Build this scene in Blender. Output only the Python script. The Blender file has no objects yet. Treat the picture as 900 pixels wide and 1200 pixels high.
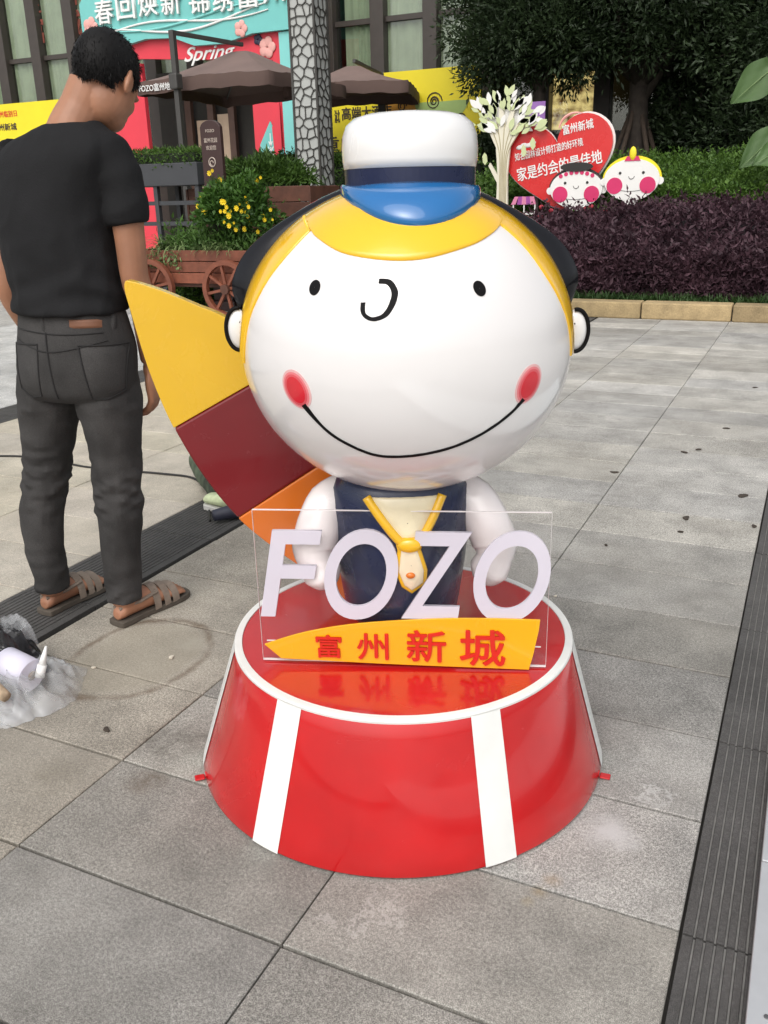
import bpy, bmesh, math, random
import numpy as np
from mathutils import Vector, Matrix, noise
random.seed(7); RNG = np.random.default_rng(7)
sc = bpy.context.scene
COL = sc.collection
R = math.radians
# ------------------------------------------------------------------ camera (x along the facade, y towards it)
YAW = R(25.755); PITCH = R(19.768); ROLL = R(1.422); CAM_H = 1.29
RZ = Matrix.Rotation(YAW, 4, 'Z')
def axes():
    f = Vector((0, math.cos(PITCH), -math.sin(PITCH))); r0 = Vector((1, 0, 0)); u0 = r0.cross(f)
    c, s = math.cos(ROLL), math.sin(ROLL)
    return f, r0*c - u0*s, r0*s + u0*c
f_, r_, u_ = axes()
cam = bpy.data.cameras.new('camera'); camo = bpy.data.objects.new('camera', cam); COL.objects.link(camo)
M3 = Matrix(((r_.x, u_.x, -f_.x, 0), (r_.y, u_.y, -f_.y, 0), (r_.z, u_.z, -f_.z, 0), (0, 0, 0, 1)))
camo.matrix_world = Matrix.Translation((0, 0, CAM_H)) @ RZ @ M3
cam.sensor_fit = 'VERTICAL'; cam.sensor_height = 24; cam.lens = 24*1035/1200
cam.clip_start = 0.05; cam.clip_end = 500
sc.camera = camo
# ------------------------------------------------------------------ light: overcast day
SUN_EL, SUN_AZ = R(50), R(172)      # azimuth clockwise from +y
w = bpy.data.worlds.new('World'); sc.world = w; w.use_nodes = True
nt = w.node_tree; bg = nt.nodes['Background']
sky = nt.nodes.new('ShaderNodeTexSky'); sky.sky_type = 'NISHITA'; sky.sun_disc = False
sky.sun_elevation = SUN_EL; sky.sun_rotation = SUN_AZ; sky.dust_density = 4; sky.air_density = 1.2
hs = nt.nodes.new('ShaderNodeHueSaturation'); hs.inputs['Saturation'].default_value = 0.22
nt.links.new(sky.outputs[0], hs.inputs['Color']); nt.links.new(hs.outputs[0], bg.inputs[0])
bg.inputs[1].default_value = 0.15
sl = bpy.data.lights.new('sun', 'SUN'); sl.energy = 0.8; sl.angle = R(60); sl.color = (1, .96, .9)
slo = bpy.data.objects.new('sun', sl); COL.objects.link(slo)
sd = Vector((math.sin(SUN_AZ)*math.cos(SUN_EL), math.cos(SUN_AZ)*math.cos(SUN_EL), math.sin(SUN_EL)))
slo.rotation_euler = sd.to_track_quat('Z', 'Y').to_euler(); slo.location = (0, -5, 12)
vs = sc.view_settings; vs.view_transform = 'Standard'; vs.look = 'None'; vs.exposure = 0.35; vs.gamma = 1
vs.use_curve_mapping = False
sc.cycles.max_bounces = 8; sc.cycles.transparent_max_bounces = 16

# ------------------------------------------------------------------ helpers
def cf(x, y, z=0):                      # a point given right / ahead of the photographer -> world
    return RZ @ Vector((x, y, z))
def srgb(r, g, b):
    return tuple(((c/255)/12.92 if c/255 <= .04045 else ((c/255+.055)/1.055)**2.4) for c in (r, g, b))
MATS = {}
def mat(name, col, rough=.5, var=.12, scale=6, bump=0, bscale=60, metal=0, coat=0, spec=.5, objcol=False, detail=4, fine=0, fscale=300, sss=0, trans=0):
    if name in MATS: return MATS[name]
    m = bpy.data.materials.new(name); m.use_nodes = True; MATS[name] = m
    n = m.node_tree.nodes; L = m.node_tree.links; b = n['Principled BSDF']
    b.inputs['Roughness'].default_value = rough; b.inputs['Metallic'].default_value = metal
    b.inputs['Specular IOR Level'].default_value = spec
    b.inputs['Coat Weight'].default_value = coat; b.inputs['Coat Roughness'].default_value = .04
    if sss: b.inputs['Subsurface Weight'].default_value = sss; b.inputs['Subsurface Radius'].default_value = (.02, .008, .005)
    if trans: b.inputs['Transmission Weight'].default_value = trans
    tc = n.new('ShaderNodeTexCoord')
    nz = n.new('ShaderNodeTexNoise'); nz.inputs['Scale'].default_value = scale; nz.inputs['Detail'].default_value = detail
    L.new(tc.outputs['Object'], nz.inputs['Vector'])
    mr = n.new('ShaderNodeMapRange'); mr.inputs[1].default_value = .25; mr.inputs[2].default_value = .75
    mr.inputs[3].default_value = 1-var; mr.inputs[4].default_value = 1+var
    L.new(nz.outputs[0], mr.inputs[0])
    mx = n.new('ShaderNodeMix'); mx.data_type = 'RGBA'; mx.blend_type = 'MULTIPLY'; mx.inputs[0].default_value = 1
    mx.inputs[6].default_value = (*col[:3], 1); L.new(mr.outputs[0], mx.inputs[7])
    out = mx.outputs[2]
    if fine:
        n2 = n.new('ShaderNodeTexNoise'); n2.inputs['Scale'].default_value = fscale; n2.inputs['Detail'].default_value = 2
        L.new(tc.outputs['Object'], n2.inputs['Vector'])
        m2 = n.new('ShaderNodeMapRange'); m2.inputs[1].default_value = .3; m2.inputs[2].default_value = .7
        m2.inputs[3].default_value = 1-fine; m2.inputs[4].default_value = 1+fine; L.new(n2.outputs[0], m2.inputs[0])
        x2 = n.new('ShaderNodeMix'); x2.data_type = 'RGBA'; x2.blend_type = 'MULTIPLY'; x2.inputs[0].default_value = 1
        L.new(out, x2.inputs[6]); L.new(m2.outputs[0], x2.inputs[7]); out = x2.outputs[2]
    if objcol:
        oi = n.new('ShaderNodeObjectInfo'); x3 = n.new('ShaderNodeMix'); x3.data_type = 'RGBA'; x3.blend_type = 'MULTIPLY'
        x3.inputs[0].default_value = 1; L.new(out, x3.inputs[6]); L.new(oi.outputs['Color'], x3.inputs[7]); out = x3.outputs[2]
    L.new(out, b.inputs['Base Color'])
    if coat:                                             # hand-polished gelcoat: uneven sheen with wiped smears
        rn = n.new('ShaderNodeTexNoise'); rn.inputs['Scale'].default_value = 5; rn.inputs['Detail'].default_value = 8; rn.inputs['Roughness'].default_value = .65; rn.inputs['Distortion'].default_value = 1.2; L.new(tc.outputs['Object'], rn.inputs['Vector'])
        for sock, lo, hi in (('Roughness', rough*.5, rough*1.35), ('Coat Roughness', .015, .09)):
            rm = n.new('ShaderNodeMapRange'); rm.inputs[1].default_value = .35; rm.inputs[2].default_value = .68; rm.inputs[3].default_value = lo; rm.inputs[4].default_value = hi; L.new(rn.outputs[0], rm.inputs[0]); L.new(rm.outputs[0], b.inputs[sock])
    if bump:
        bn = n.new('ShaderNodeTexNoise'); bn.inputs['Scale'].default_value = bscale; bn.inputs['Detail'].default_value = 4
        L.new(tc.outputs['Object'], bn.inputs['Vector'])
        bp = n.new('ShaderNodeBump'); bp.inputs['Strength'].default_value = bump; bp.inputs['Distance'].default_value = .01
        L.new(bn.outputs[0], bp.inputs['Height']); L.new(bp.outputs[0], b.inputs['Normal'])
    return m
def leafmat(name, c1, c2, rough=.55, scale=3.0):
    if name in MATS: return MATS[name]
    m = bpy.data.materials.new(name); m.use_nodes = True; MATS[name] = m
    n = m.node_tree.nodes; L = m.node_tree.links; b = n['Principled BSDF']; b.inputs['Roughness'].default_value = rough
    b.inputs['Specular IOR Level'].default_value = .35
    ge = n.new('ShaderNodeNewGeometry'); tc = n.new('ShaderNodeTexCoord'); nz = n.new('ShaderNodeTexNoise'); nz.inputs['Scale'].default_value = scale
    L.new(tc.outputs['Object'], nz.inputs['Vector'])
    a = n.new('ShaderNodeMath'); a.operation = 'MULTIPLY_ADD'; a.inputs[1].default_value = 2.2; L.new(nz.outputs[0], a.inputs[0]); ra = n.new('ShaderNodeMath'); ra.operation = 'MULTIPLY'; ra.inputs[1].default_value = .8; L.new(ge.outputs['Random Per Island'], ra.inputs[0]); L.new(ra.outputs[0], a.inputs[2])
    mr = n.new('ShaderNodeMapRange'); mr.inputs[1].default_value = .75; mr.inputs[2].default_value = 2.2; L.new(a.outputs[0], mr.inputs[0])
    mx = n.new('ShaderNodeMix'); mx.data_type = 'RGBA'; mx.inputs[6].default_value = (*c1, 1); mx.inputs[7].default_value = (*c2, 1)
    L.new(mr.outputs[0], mx.inputs[0]); L.new(mx.outputs[2], b.inputs['Base Color'])
    tr = n.new('ShaderNodeBsdfTranslucent'); ms = n.new('ShaderNodeMixShader'); ms.inputs[0].default_value = .22
    L.new(mx.outputs[2], tr.inputs[0]); L.new(b.outputs[0], ms.inputs[1]); L.new(tr.outputs[0], ms.inputs[2])
    L.new(ms.outputs[0], n['Material Output'].inputs[0])
    return m
class MB:
    def __init__(s): s.v = []; s.f = []
    def add(s, v, f):
        o = len(s.v); s.v += [tuple(p) for p in v]; s.f += [tuple(i+o for i in q) for q in f]; return s
    def box(s, c, d, M=None):
        x, y, z = d[0]/2, d[1]/2, d[2]/2
        v = [Vector((a*x, b*y, e*z)) for e in (-1, 1) for b in (-1, 1) for a in (-1, 1)]
        if M is not None: v = [M @ p for p in v]
        v = [p + Vector(c) for p in v]
        return s.add(v, [(0, 2, 3, 1), (4, 5, 7, 6), (0, 1, 5, 4), (1, 3, 7, 5), (3, 2, 6, 7), (2, 0, 4, 6)])
    def bar(s, a, b, w, h, up=(0, 0, 1)):
        a = Vector(a); b = Vector(b); d = b-a; l = d.length; d.normalize()
        upv = Vector(up)
        if abs(d.dot(upv)) > .98: upv = Vector((0, 1, 0))
        x = d.cross(upv).normalized(); z = x.cross(d)
        M = Matrix((x, d, z)).transposed()
        return s.box((a+b)/2, (w, l, h), M.to_3x3())
    def rings(s, RG, cap=True, closed=True):
        n = len(RG[0]); v = []; f = []
        for r in RG: v += r
        m = len(RG)
        for i in range(m-1):
            for j in range(n if closed else n-1):
                k = (j+1) % n; f.append((i*n+j, i*n+k, (i+1)*n+k, (i+1)*n+j))
        if cap and closed:
            f.append(tuple(reversed(range(n)))); f.append(tuple(range((m-1)*n, m*n)))
        return s.add(v, f)
    def tube(s, path, rad, n=8, cap=True):
        P = [Vector(p) for p in path]; m = len(P)
        if not hasattr(rad, '__len__'): rad = [rad]*m
        RG = []; px = None
        for i in range(m):
            d = (P[min(i+1, m-1)] - P[max(i-1, 0)]).normalized()
            if px is None:
                px = d.cross(Vector((0, 0, 1)) if abs(d.z) < .9 else Vector((1, 0, 0))).normalized()
            else:
                px = (px - d*px.dot(d)).normalized()
            py = d.cross(px)
            RG.append([P[i] + (px*math.cos(2*math.pi*k/n) + py*math.sin(2*math.pi*k/n))*rad[i] for k in range(n)])
        return s.rings(RG, cap)
    def ell(s, stations, n=20, p=2.0, cap=True):
        # stations: (cx,cy,cz, ax, ay, rotz)
        RG = []
        for (cx, cy, cz, ax, ay, rz) in stations:
            ring = []
            for k in range(n):
                t = 2*math.pi*k/n; c, q = math.cos(t), math.sin(t)
                x = ax*math.copysign(abs(c)**(2/p), c); y = ay*math.copysign(abs(q)**(2/p), q)
                ring.append(Vector((cx + x*math.cos(rz) - y*math.sin(rz), cy + x*math.sin(rz) + y*math.cos(rz), cz)))
            RG.append(ring)
        return s.rings(RG, cap)
    def lathe(s, prof, n=48, c=(0, 0, 0), cap=True):
        return s.rings([[Vector((c[0]+r*math.cos(2*math.pi*k/n), c[1]+r*math.sin(2*math.pi*k/n), c[2]+z)) for k in range(n)] for r, z in prof], cap)
    def ball(s, c, r, n=12, m=8, M=None):
        r = r if hasattr(r, '__len__') else (r, r, r); RG = []
        for i in range(m+1):
            t = math.pi*(i+.02)/(m+.04)
            ring = [Vector((r[0]*math.sin(t)*math.cos(2*math.pi*k/n), r[1]*math.sin(t)*math.sin(2*math.pi*k/n), -r[2]*math.cos(t))) for k in range(n)]
            if M is not None: ring = [M @ q for q in ring]
            RG.append([q + Vector(c) for q in ring])
        return s.rings(RG)
    def prism(s, poly, y0, y1, swap=True):
        # outline in x,z extruded along y
        n = len(poly); v = [Vector((x, y0, z)) for x, z in poly] + [Vector((x, y1, z)) for x, z in poly]
        f = [tuple(range(n)), tuple(reversed(range(n, 2*n)))] + [(i, i+n, (i+1) % n+n, (i+1) % n) for i in range(n)]
        return s.add(v, f)
    def flat(s, poly, z0, z1):
        n = len(poly); v = [Vector((x, y, z0)) for x, y in poly] + [Vector((x, y, z1)) for x, y in poly]
        f = [tuple(reversed(range(n))), tuple(range(n, 2*n))] + [(i, (i+1) % n, (i+1) % n+n, i+n) for i in range(n)]
        return s.add(v, f)
    def mesh(s, name):
        me = bpy.data.meshes.new(name); me.from_pydata(s.v, [], s.f); me.update(); return me
    def build(s, name, m, parent=None, smooth=False, bevel=0, fix=True, loc=None, rz=0, seg=2):
        me = s.mesh(name)
        if fix:
            bm = bmesh.new(); bm.from_mesh(me); bmesh.ops.recalc_face_normals(bm, faces=bm.faces); bm.to_mesh(me); bm.free()
        return obj(name, me, m, parent, smooth, bevel, loc, rz, seg)
def obj(name, me, m, parent=None, smooth=False, bevel=0, loc=None, rz=0, seg=2):
    o = bpy.data.objects.new(name, me); COL.objects.link(o)
    if m is not None and len(me.materials) == 0: me.materials.append(m)
    if smooth: me.polygons.foreach_set('use_smooth', [True]*len(me.polygons))
    if bevel:
        b = o.modifiers.new('b', 'BEVEL'); b.width = bevel; b.segments = seg; b.limit_method = 'ANGLE'; b.angle_limit = R(40)
    if parent is not None: o.parent = parent
    if loc is not None: o.location = loc
    o.rotation_euler[2] = rz
    return o
def thing(name, label, cat, loc=(0, 0, 0), rz=0, group=None):
    o = bpy.data.objects.new(name, None); o.empty_display_size = .1; COL.objects.link(o); o.location = loc; o.rotation_euler[2] = rz
    return tag(o, label, cat, group)
def tag(o, label, cat, group=None, kind=None):
    o['label'] = label; o['category'] = cat
    if group: o['group'] = group
    if kind: o['kind'] = kind
    return o
def struct(o): o['kind'] = 'structure'; return o
def apply_mods(o):
    dg = bpy.context.evaluated_depsgraph_get(); me = bpy.data.meshes.new_from_object(o.evaluated_get(dg))
    old = o.data; o.modifiers.clear(); o.data = me; bpy.data.meshes.remove(old)
def remesh(o, vox, it=6, fac=.5):
    m = o.modifiers.new('r', 'REMESH'); m.mode = 'VOXEL'; m.voxel_size = vox; m.use_smooth_shade = True
    if it: s = o.modifiers.new('s', 'SMOOTH'); s.iterations = it; s.factor = fac
    apply_mods(o); return o
def text(name, body, m, parent, box, y, depth=.01, bold=0.0, shear=0, rx=90, back=False):
    """lettering filling box = (x0,x1,z0,z1) on the plane y, facing -y"""
    cu = bpy.data.curves.new('t', 'FONT'); cu.body = body; cu.size = 1; cu.extrude = .5; cu.offset = bold if body.isascii() else 0; cu.shear = shear; cu.resolution_u = 10
    o = bpy.data.objects.new('t', cu); COL.objects.link(o)
    dg = bpy.context.evaluated_depsgraph_get(); dg.update(); me = bpy.data.meshes.new_from_object(o.evaluated_get(dg))
    bpy.data.objects.remove(o); n = len(me.vertices); a = np.empty(n*3); me.vertices.foreach_get('co', a); a = a.reshape(-1, 3)
    lo, hi = a.min(0), a.max(0); x0, x1, z0, z1 = box
    q = np.empty_like(a); q[:, 0] = x0 + (a[:, 0]-lo[0])/(hi[0]-lo[0])*(x1-x0); q[:, 2] = z0 + (a[:, 1]-lo[1])/(hi[1]-lo[1])*(z1-z0)
    q[:, 1] = y - (a[:, 2]-lo[2])/(hi[2]-lo[2])*depth
    me.vertices.foreach_set('co', q.ravel()); me.update(); me.materials.clear()
    if bold and not body.isascii():
        bm = bmesh.new(); h = z1-z0; sg = min(.0006, depth*.08)
        for i, (dx, dz) in enumerate(((0, 0), (-1, 0), (1, 0), (0, .7), (0, -.7))):
            c = me.copy(); c.transform(Matrix.Translation((dx*bold*h*1.1, -sg*i, dz*bold*h*1.1))); bm.from_mesh(c); bpy.data.meshes.remove(c)
        bm.to_mesh(me); bm.free()
    return obj(name, me, m, parent)
def leaves(name, pos, dirs, length, width, m, parent=None, fold=.25, jitter=.55):
    """one mesh of many small folded leaves: pos (n,3) base points, dirs (n,3) growing direction"""
    n = len(pos); d = dirs/np.linalg.norm(dirs, axis=1, keepdims=True)
    ref = RNG.normal(size=(n, 3)); sx = np.cross(d, ref); sx /= np.linalg.norm(sx, axis=1, keepdims=True); nn = np.cross(sx, d)
    Ln = length*(1+jitter*RNG.uniform(-1, 1, (n, 1))); W = width*(1+jitter*RNG.uniform(-1, 1, (n, 1)))/2
    v = np.empty((n, 4, 3)); v[:, 0] = pos; v[:, 1] = pos + d*Ln*.45 + sx*W + nn*W*fold
    v[:, 2] = pos + d*Ln - nn*Ln*.12; v[:, 3] = pos + d*Ln*.45 - sx*W + nn*W*fold
    me = bpy.data.meshes.new(name); me.vertices.add(n*4); me.vertices.foreach_set('co', v.ravel())
    idx = np.arange(n)[:, None]*4 + np.array([0, 1, 2, 0, 2, 3]); me.loops.add(n*6); me.loops.foreach_set('vertex_index', idx.ravel())
    me.polygons.add(n*2); me.polygons.foreach_set('loop_start', np.arange(n*2)*3); me.update(calc_edges=True)
    return obj(name, me, m, parent)
def blades(name, roots, m, parent=None, per=14, length=.3, width=.014, seg=5, droop=.8):
    mb = MB()
    for (x, y, z) in roots:
        for k in range(per):
            a = random.uniform(0, 2*math.pi); l = length*random.uniform(.6, 1.2); e = random.uniform(.6, 1.35); w_ = width*random.uniform(.7, 1.2)
            px, py, pz = x+random.uniform(-.02, .02), y+random.uniform(-.02, .02), z; sx, sy = -math.sin(a)*w_/2, math.cos(a)*w_/2
            v = []; 
            for i in range(seg+1):
                t = i/seg; ww = max(.08, math.sin(math.pi*(.15+.85*t)))
                v += [(px+sx*ww, py+sy*ww, pz), (px-sx*ww, py-sy*ww, pz)]
                st = l/seg; px += math.cos(a)*math.cos(e)*st; py += math.sin(a)*math.cos(e)*st; pz += math.sin(e)*st; e -= droop*random.uniform(.3, .6)
            mb.add(v, [(2*i, 2*i+1, 2*i+3, 2*i+2) for i in range(seg)])
    return mb.build(name, m, parent, fix=False, smooth=True)
def smoothpath(P, n=8):
    P = [np.array(p, float) for p in P]; out = []
    for i in range(len(P)-1):
        p0, p1, p2, p3 = P[max(i-1, 0)], P[i], P[i+1], P[min(i+2, len(P)-1)]
        for k in range(n):
            t = k/n; out.append(.5*((2*p1)+(-p0+p2)*t+(2*p0-5*p1+4*p2-p3)*t*t+(-p0+3*p1-3*p2+p3)*t**3))
    out.append(P[-1]); return [tuple(p) for p in out]

# ------------------------------------------------------------------ materials
white_gloss = mat('white_gelcoat', (.76, .75, .74), .22, .03, 3, coat=.5, bump=.02, bscale=9)
face_mat = mat('face_paint', (.74, .715, .705), .2, .035, 3.5, coat=.6, bump=.03, bscale=7)
red_gloss = mat('red_gelcoat', (.50, .008, .010), .22, .16, 5, spec=.45, coat=.6, bump=.05, bscale=10)
yellow_gloss = mat('yellow_gelcoat', (.83, .47, .012), .2, .06, 5, coat=.6, bump=.03, bscale=8)
navy_gloss = mat('navy_gelcoat', (.008, .014, .05), .32, .1, 6, coat=.15, bump=.03, bscale=10)
blue_gloss = mat('blue_gelcoat', (.010, .13, .36), .12, .08, 6, coat=.7, bump=.03, bscale=8)
black_gloss = mat('black_gelcoat', (.004, .004, .006), .12, .1, 6, spec=.3, coat=.12, bump=.03, bscale=8)
black_paint = mat('black_line_paint', (.004, .0035, .004), .6, .2, 30, spec=.15)
white_paint = mat('white_stripe_paint', (.76, .76, .73), .35, .08, 9, bump=.03, bscale=30)
dark_red = mat('dark_red_gelcoat', (.17, .006, .010), .25, .08, 6, coat=.4, bump=.02, bscale=8)
orange_gloss = mat('orange_gelcoat', (.66, .16, .012), .25, .06, 6, coat=.4, bump=.02, bscale=8)
pink_white = mat('sleeve_gelcoat', (.83, .77, .76), .22, .05, 8, coat=.5, bump=.04, bscale=12)
skin_gel = mat('skin_gelcoat', (.78, .52, .42), .25, .05, 6, coat=.4)
cheek_mat = mat('cheek_paint', (.62, .015, .03), .25, .1, 30, coat=.5)
cheek_soft = mat('cheek_soft_paint', (.74, .20, .22), .25, .08, 30, coat=.5)

# ------------------------------------------------------------------ ground
def ground_mat(name, base, fine, var, stains=False, warm=(1, .93, .82)):
    m = bpy.data.materials.new(name); m.use_nodes = True; n = m.node_tree.nodes; L = m.node_tree.links; b = n['Principled BSDF']
    ge = n.new('ShaderNodeNewGeometry'); pos = ge.outputs['Position']; oi = n.new('ShaderNodeObjectInfo')
    def noise_(scale, d=4, lo=.3, hi=.7, a=0., z=1., rough=.55):
        t = n.new('ShaderNodeTexNoise'); t.inputs['Scale'].default_value = scale; t.inputs['Detail'].default_value = d; t.inputs['Roughness'].default_value = rough
        L.new(pos, t.inputs['Vector']); r = n.new('ShaderNodeMapRange'); r.inputs[1].default_value = lo; r.inputs[2].default_value = hi
        r.inputs[3].default_value = a; r.inputs[4].default_value = z; L.new(t.outputs[0], r.inputs[0]); return r.outputs[0], t.outputs[0]
    def mul(c, v):
        x = n.new('ShaderNodeMix'); x.data_type = 'RGBA'; x.blend_type = 'MULTIPLY'; x.inputs[0].default_value = 1
        if isinstance(c, tuple): x.inputs[6].default_value = (*c, 1)
        else: L.new(c, x.inputs[6])
        L.new(v, x.inputs[7]); return x.outputs[2]
    def mixc(c, col, fac):
        x = n.new('ShaderNodeMix'); x.data_type = 'RGBA'; L.new(c, x.inputs[6]); x.inputs[7].default_value = (*col, 1); L.new(fac, x.inputs[0]); return x.outputs[2]
    def mth(op, *a):
        x = n.new('ShaderNodeMath'); x.operation = op
        for i, q in enumerate(a):
            if isinstance(q, (int, float)): x.inputs[i].default_value = q
            else: L.new(q, x.inputs[i])
        return x.outputs[0]
    c = mul(base, oi.outputs['Color'])
    sp, spr = noise_(620, 1, .40, .60, 1-fine, 1+fine); c = mul(c, sp)
    sp2, _ = noise_(150, 3, .35, .65, 1-fine*.5, 1+fine*.5); c = mul(c, sp2)
    bl, _ = noise_(3.6, 7, .36, .64, 1-var, 1+var, .7); c = mul(c, bl)
    wn, _ = noise_(1.3, 5, .45, .75, 0, .35, .6); c = mixc(c, tuple(base[i]*warm[i]*.85 for i in range(3)), wn)
    dk, _ = noise_(11, 5, .62, .78, 0, .45, .6); c = mixc(c, tuple(q*.45 for q in base), dk)
    if stains:
        sep = n.new('ShaderNodeSeparateXYZ'); L.new(pos, sep.inputs[0]); X, Y = sep.outputs[0], sep.outputs[1]
        wob, _ = noise_(5, 3, .3, .7, -.035, .035)
        def dist(x0, y0, rx, ry, rot=0):
            dx = mth('SUBTRACT', X, x0); dy = mth('SUBTRACT', Y, y0); ca, sa = math.cos(rot), math.sin(rot)
            u = mth('ADD', mth('MULTIPLY', dx, ca), mth('MULTIPLY', dy, sa)); v = mth('SUBTRACT', mth('MULTIPLY', dy, ca), mth('MULTIPLY', dx, sa))
            q = mth('SQRT', mth('ADD', mth('POWER', mth('ABSOLUTE', mth('DIVIDE', u, rx)), 2), mth('POWER', mth('ABSOLUTE', mth('DIVIDE', v, ry)), 2)))
            return mth('ADD', q, mth('MULTIPLY', wob, 2.2))
        def fall(d, a, z, s):
            r = n.new('ShaderNodeMapRange'); L.new(d, r.inputs[0]); r.inputs[1].default_value = a; r.inputs[2].default_value = z
            r.inputs[3].default_value = s; r.inputs[4].default_value = 0; r.interpolation_type = 'SMOOTHSTEP'; return r.outputs[0]
        patch0, _ = noise_(9, 4, .35, .6, .25, 1.1, .6)
        d = dist(-1.70, 1.80, .19, .25, 0)                        # dried ring of dirty water
        ring = mth('MULTIPLY', fall(mth('ABSOLUTE', mth('SUBTRACT', d, 1.0)), 0, .11, .62), patch0)
        c = mixc(c, (.10, .060, .03), ring)
        c = mixc(c, (.31, .275, .21), fall(d, .75, 1.02, .45))
        patchy, _ = noise_(22, 5, .35, .62, .25, 1.15, .7)
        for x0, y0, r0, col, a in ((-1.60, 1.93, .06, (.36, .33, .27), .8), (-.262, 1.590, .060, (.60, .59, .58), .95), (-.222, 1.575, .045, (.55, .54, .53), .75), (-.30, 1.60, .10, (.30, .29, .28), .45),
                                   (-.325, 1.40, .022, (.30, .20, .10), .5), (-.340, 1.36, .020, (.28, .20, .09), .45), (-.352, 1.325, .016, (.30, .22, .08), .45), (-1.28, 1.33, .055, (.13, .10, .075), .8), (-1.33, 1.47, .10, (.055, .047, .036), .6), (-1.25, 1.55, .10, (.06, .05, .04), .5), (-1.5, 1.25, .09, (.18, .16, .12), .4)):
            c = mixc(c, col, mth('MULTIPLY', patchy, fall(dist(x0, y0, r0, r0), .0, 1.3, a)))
        st, _ = noise_(7, 6, .575, .6, 0, 1, .7); st2, _ = noise_(7, 6, .60, .635, 1, 0, .7)
        chalk = mth('MULTIPLY', mth('MULTIPLY', st, st2), fall(dist(-.62, 1.14, .22, .17), .3, 1.1, .55)); c = mixc(c, (.50, .47, .44), chalk)
        chalk2 = mth('MULTIPLY', mth('MULTIPLY', st, st2), fall(dist(-.24, 1.78, .17, .12), .3, 1.1, .7)); c = mixc(c, (.55, .54, .52), chalk2)
    L.new(c, b.inputs['Base Color'])
    rr, _ = noise_(14, 4, .3, .7, .62, .85); L.new(rr, b.inputs['Roughness']); b.inputs['Specular IOR Level'].default_value = .35
    bp = n.new('ShaderNodeBump'); bp.inputs['Strength'].default_value = .35; bp.inputs['Distance'].default_value = .0018
    L.new(spr, bp.inputs['Height']); L.new(bp.outputs[0], b.inputs['Normal'])
    return m
granite = ground_mat('grey_granite', (.272, .264, .248), .46, .22, True)
beige = ground_mat('beige_granite', (.45, .415, .35), .26, .18, False)
dark_stone = ground_mat('dark_ribbed_granite', (.078, .075, .072), .3, .2, False, (1, .97, .93))
groove_dust = mat('groove_dust', (.17, .165, .155), .9, .3, 30)
joint = mat('joint_dirt', (.035, .032, .028), .9, .3, 3, bump=.3)
pavement = struct(MB().flat([(-150, -60), (150, -60), (150, 150), (-150, 150)], -.3, -.022).build('pavement', joint))
for poly in ([(-150, -60), (-8.15, -60), (-8.15, 150), (-150, 150)], [(1.6, -60), (150, -60), (150, 9.6), (1.6, 9.6)], [(-8.14, -60), (1.59, -60), (1.59, -.7), (-8.14, -.7)]):
    struct(MB().flat(poly, -.02, -.003).build('plaza', granite)).color = (1.4, 1.4, 1.4, 1)
def slabmesh(name, w, d, m):
    me = MB().box((0, 0, -.012), (w, d, .024)).mesh(name); bm = bmesh.new(); bm.from_mesh(me)
    bmesh.ops.bevel(bm, geom=[e for e in bm.edges if all(v.co.z > -.001 for v in e.verts)], offset=.0022, segments=1, affect='EDGES'); bm.to_mesh(me); bm.free()
    me.materials.append(m); return me
def lay(me, x, y, lum, tint=(1, 1, 1), rz=0):
    o = bpy.data.objects.new('slab', me); COL.objects.link(o); o.parent = pavement
    o.location = (x, y, random.uniform(-.0012, .0008)); o.rotation_euler = (random.uniform(-.001, .001), random.uniform(-.001, .001), rz+random.uniform(-.0015, .0015))
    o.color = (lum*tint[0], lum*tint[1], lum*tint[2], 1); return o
PS, PT = .3285, .66
gm = slabmesh('slab', PT-.006, PS-.0065, granite); bmh = slabmesh('slab', .695, PS-.005, beige); gl = slabmesh('slab', .656, PS*2-.004, granite)
rowl = {}
for i in range(-4, 27):
    y = 1.042 + PS*(i+.5); rowl[i] = random.uniform(.93, 1.07)
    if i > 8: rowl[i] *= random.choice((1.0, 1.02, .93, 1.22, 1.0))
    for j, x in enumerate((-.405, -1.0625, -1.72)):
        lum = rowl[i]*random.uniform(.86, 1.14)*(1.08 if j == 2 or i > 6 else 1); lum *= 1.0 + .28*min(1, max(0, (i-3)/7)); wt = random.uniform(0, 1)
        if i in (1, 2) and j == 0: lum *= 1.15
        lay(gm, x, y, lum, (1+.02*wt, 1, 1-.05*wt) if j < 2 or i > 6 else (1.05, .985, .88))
    for x in (.60, 1.26): 
        if y < 9.5 and x > 1.5 - 9: lay(gm, x, y, rowl[i])
for i in range(-5, 27):                                   # beige field beyond the ribbed band
    y = 1.042 + PS*(i+.5)
    for x in (-2.752, -3.452, -4.152): lay(bmh, x, y, random.uniform(.93, 1.06), (1, random.uniform(.98, 1), random.uniform(.94, 1)))
for i in range(-2, 14):
    y = 1.042 + PS*2*(i+.5)
    for k in range(5):
        lay(gl, -5.17-.66*k, y, random.uniform(1.5, 1.8), (.98, 1, 1.02))
def ribbed(x0, w, y, ln, ribs):
    """a stone of the drainage band with long grooves"""
    mb = MB(); prof = [(-w/2, -.024), (-w/2, -.001)]; pad = .018; step = (w-2*pad)/ribs
    for k in range(ribs):
        a = -w/2+pad+k*step; prof += [(a, -.001), (a+.0012, -.0045), (a+step*.26, -.0045), (a+step*.26+.0012, -.001)]
    prof += [(w/2, -.001), (w/2, -.024)]
    RG = [[Vector((px, -ln/2+(0 if q == 0 else ln), pz)) for px, pz in prof] for q in (0, 1)]
    mb.rings(RG); me = mb.mesh('band_stone'); me.materials.append(dark_stone); me.materials.append(groove_dust)
    for p in me.polygons:
        if len(p.vertices) == 4 and all(abs(me.vertices[v].co.z+.0045) < 1e-5 for v in p.vertices): p.material_index = 1
    return me
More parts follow.
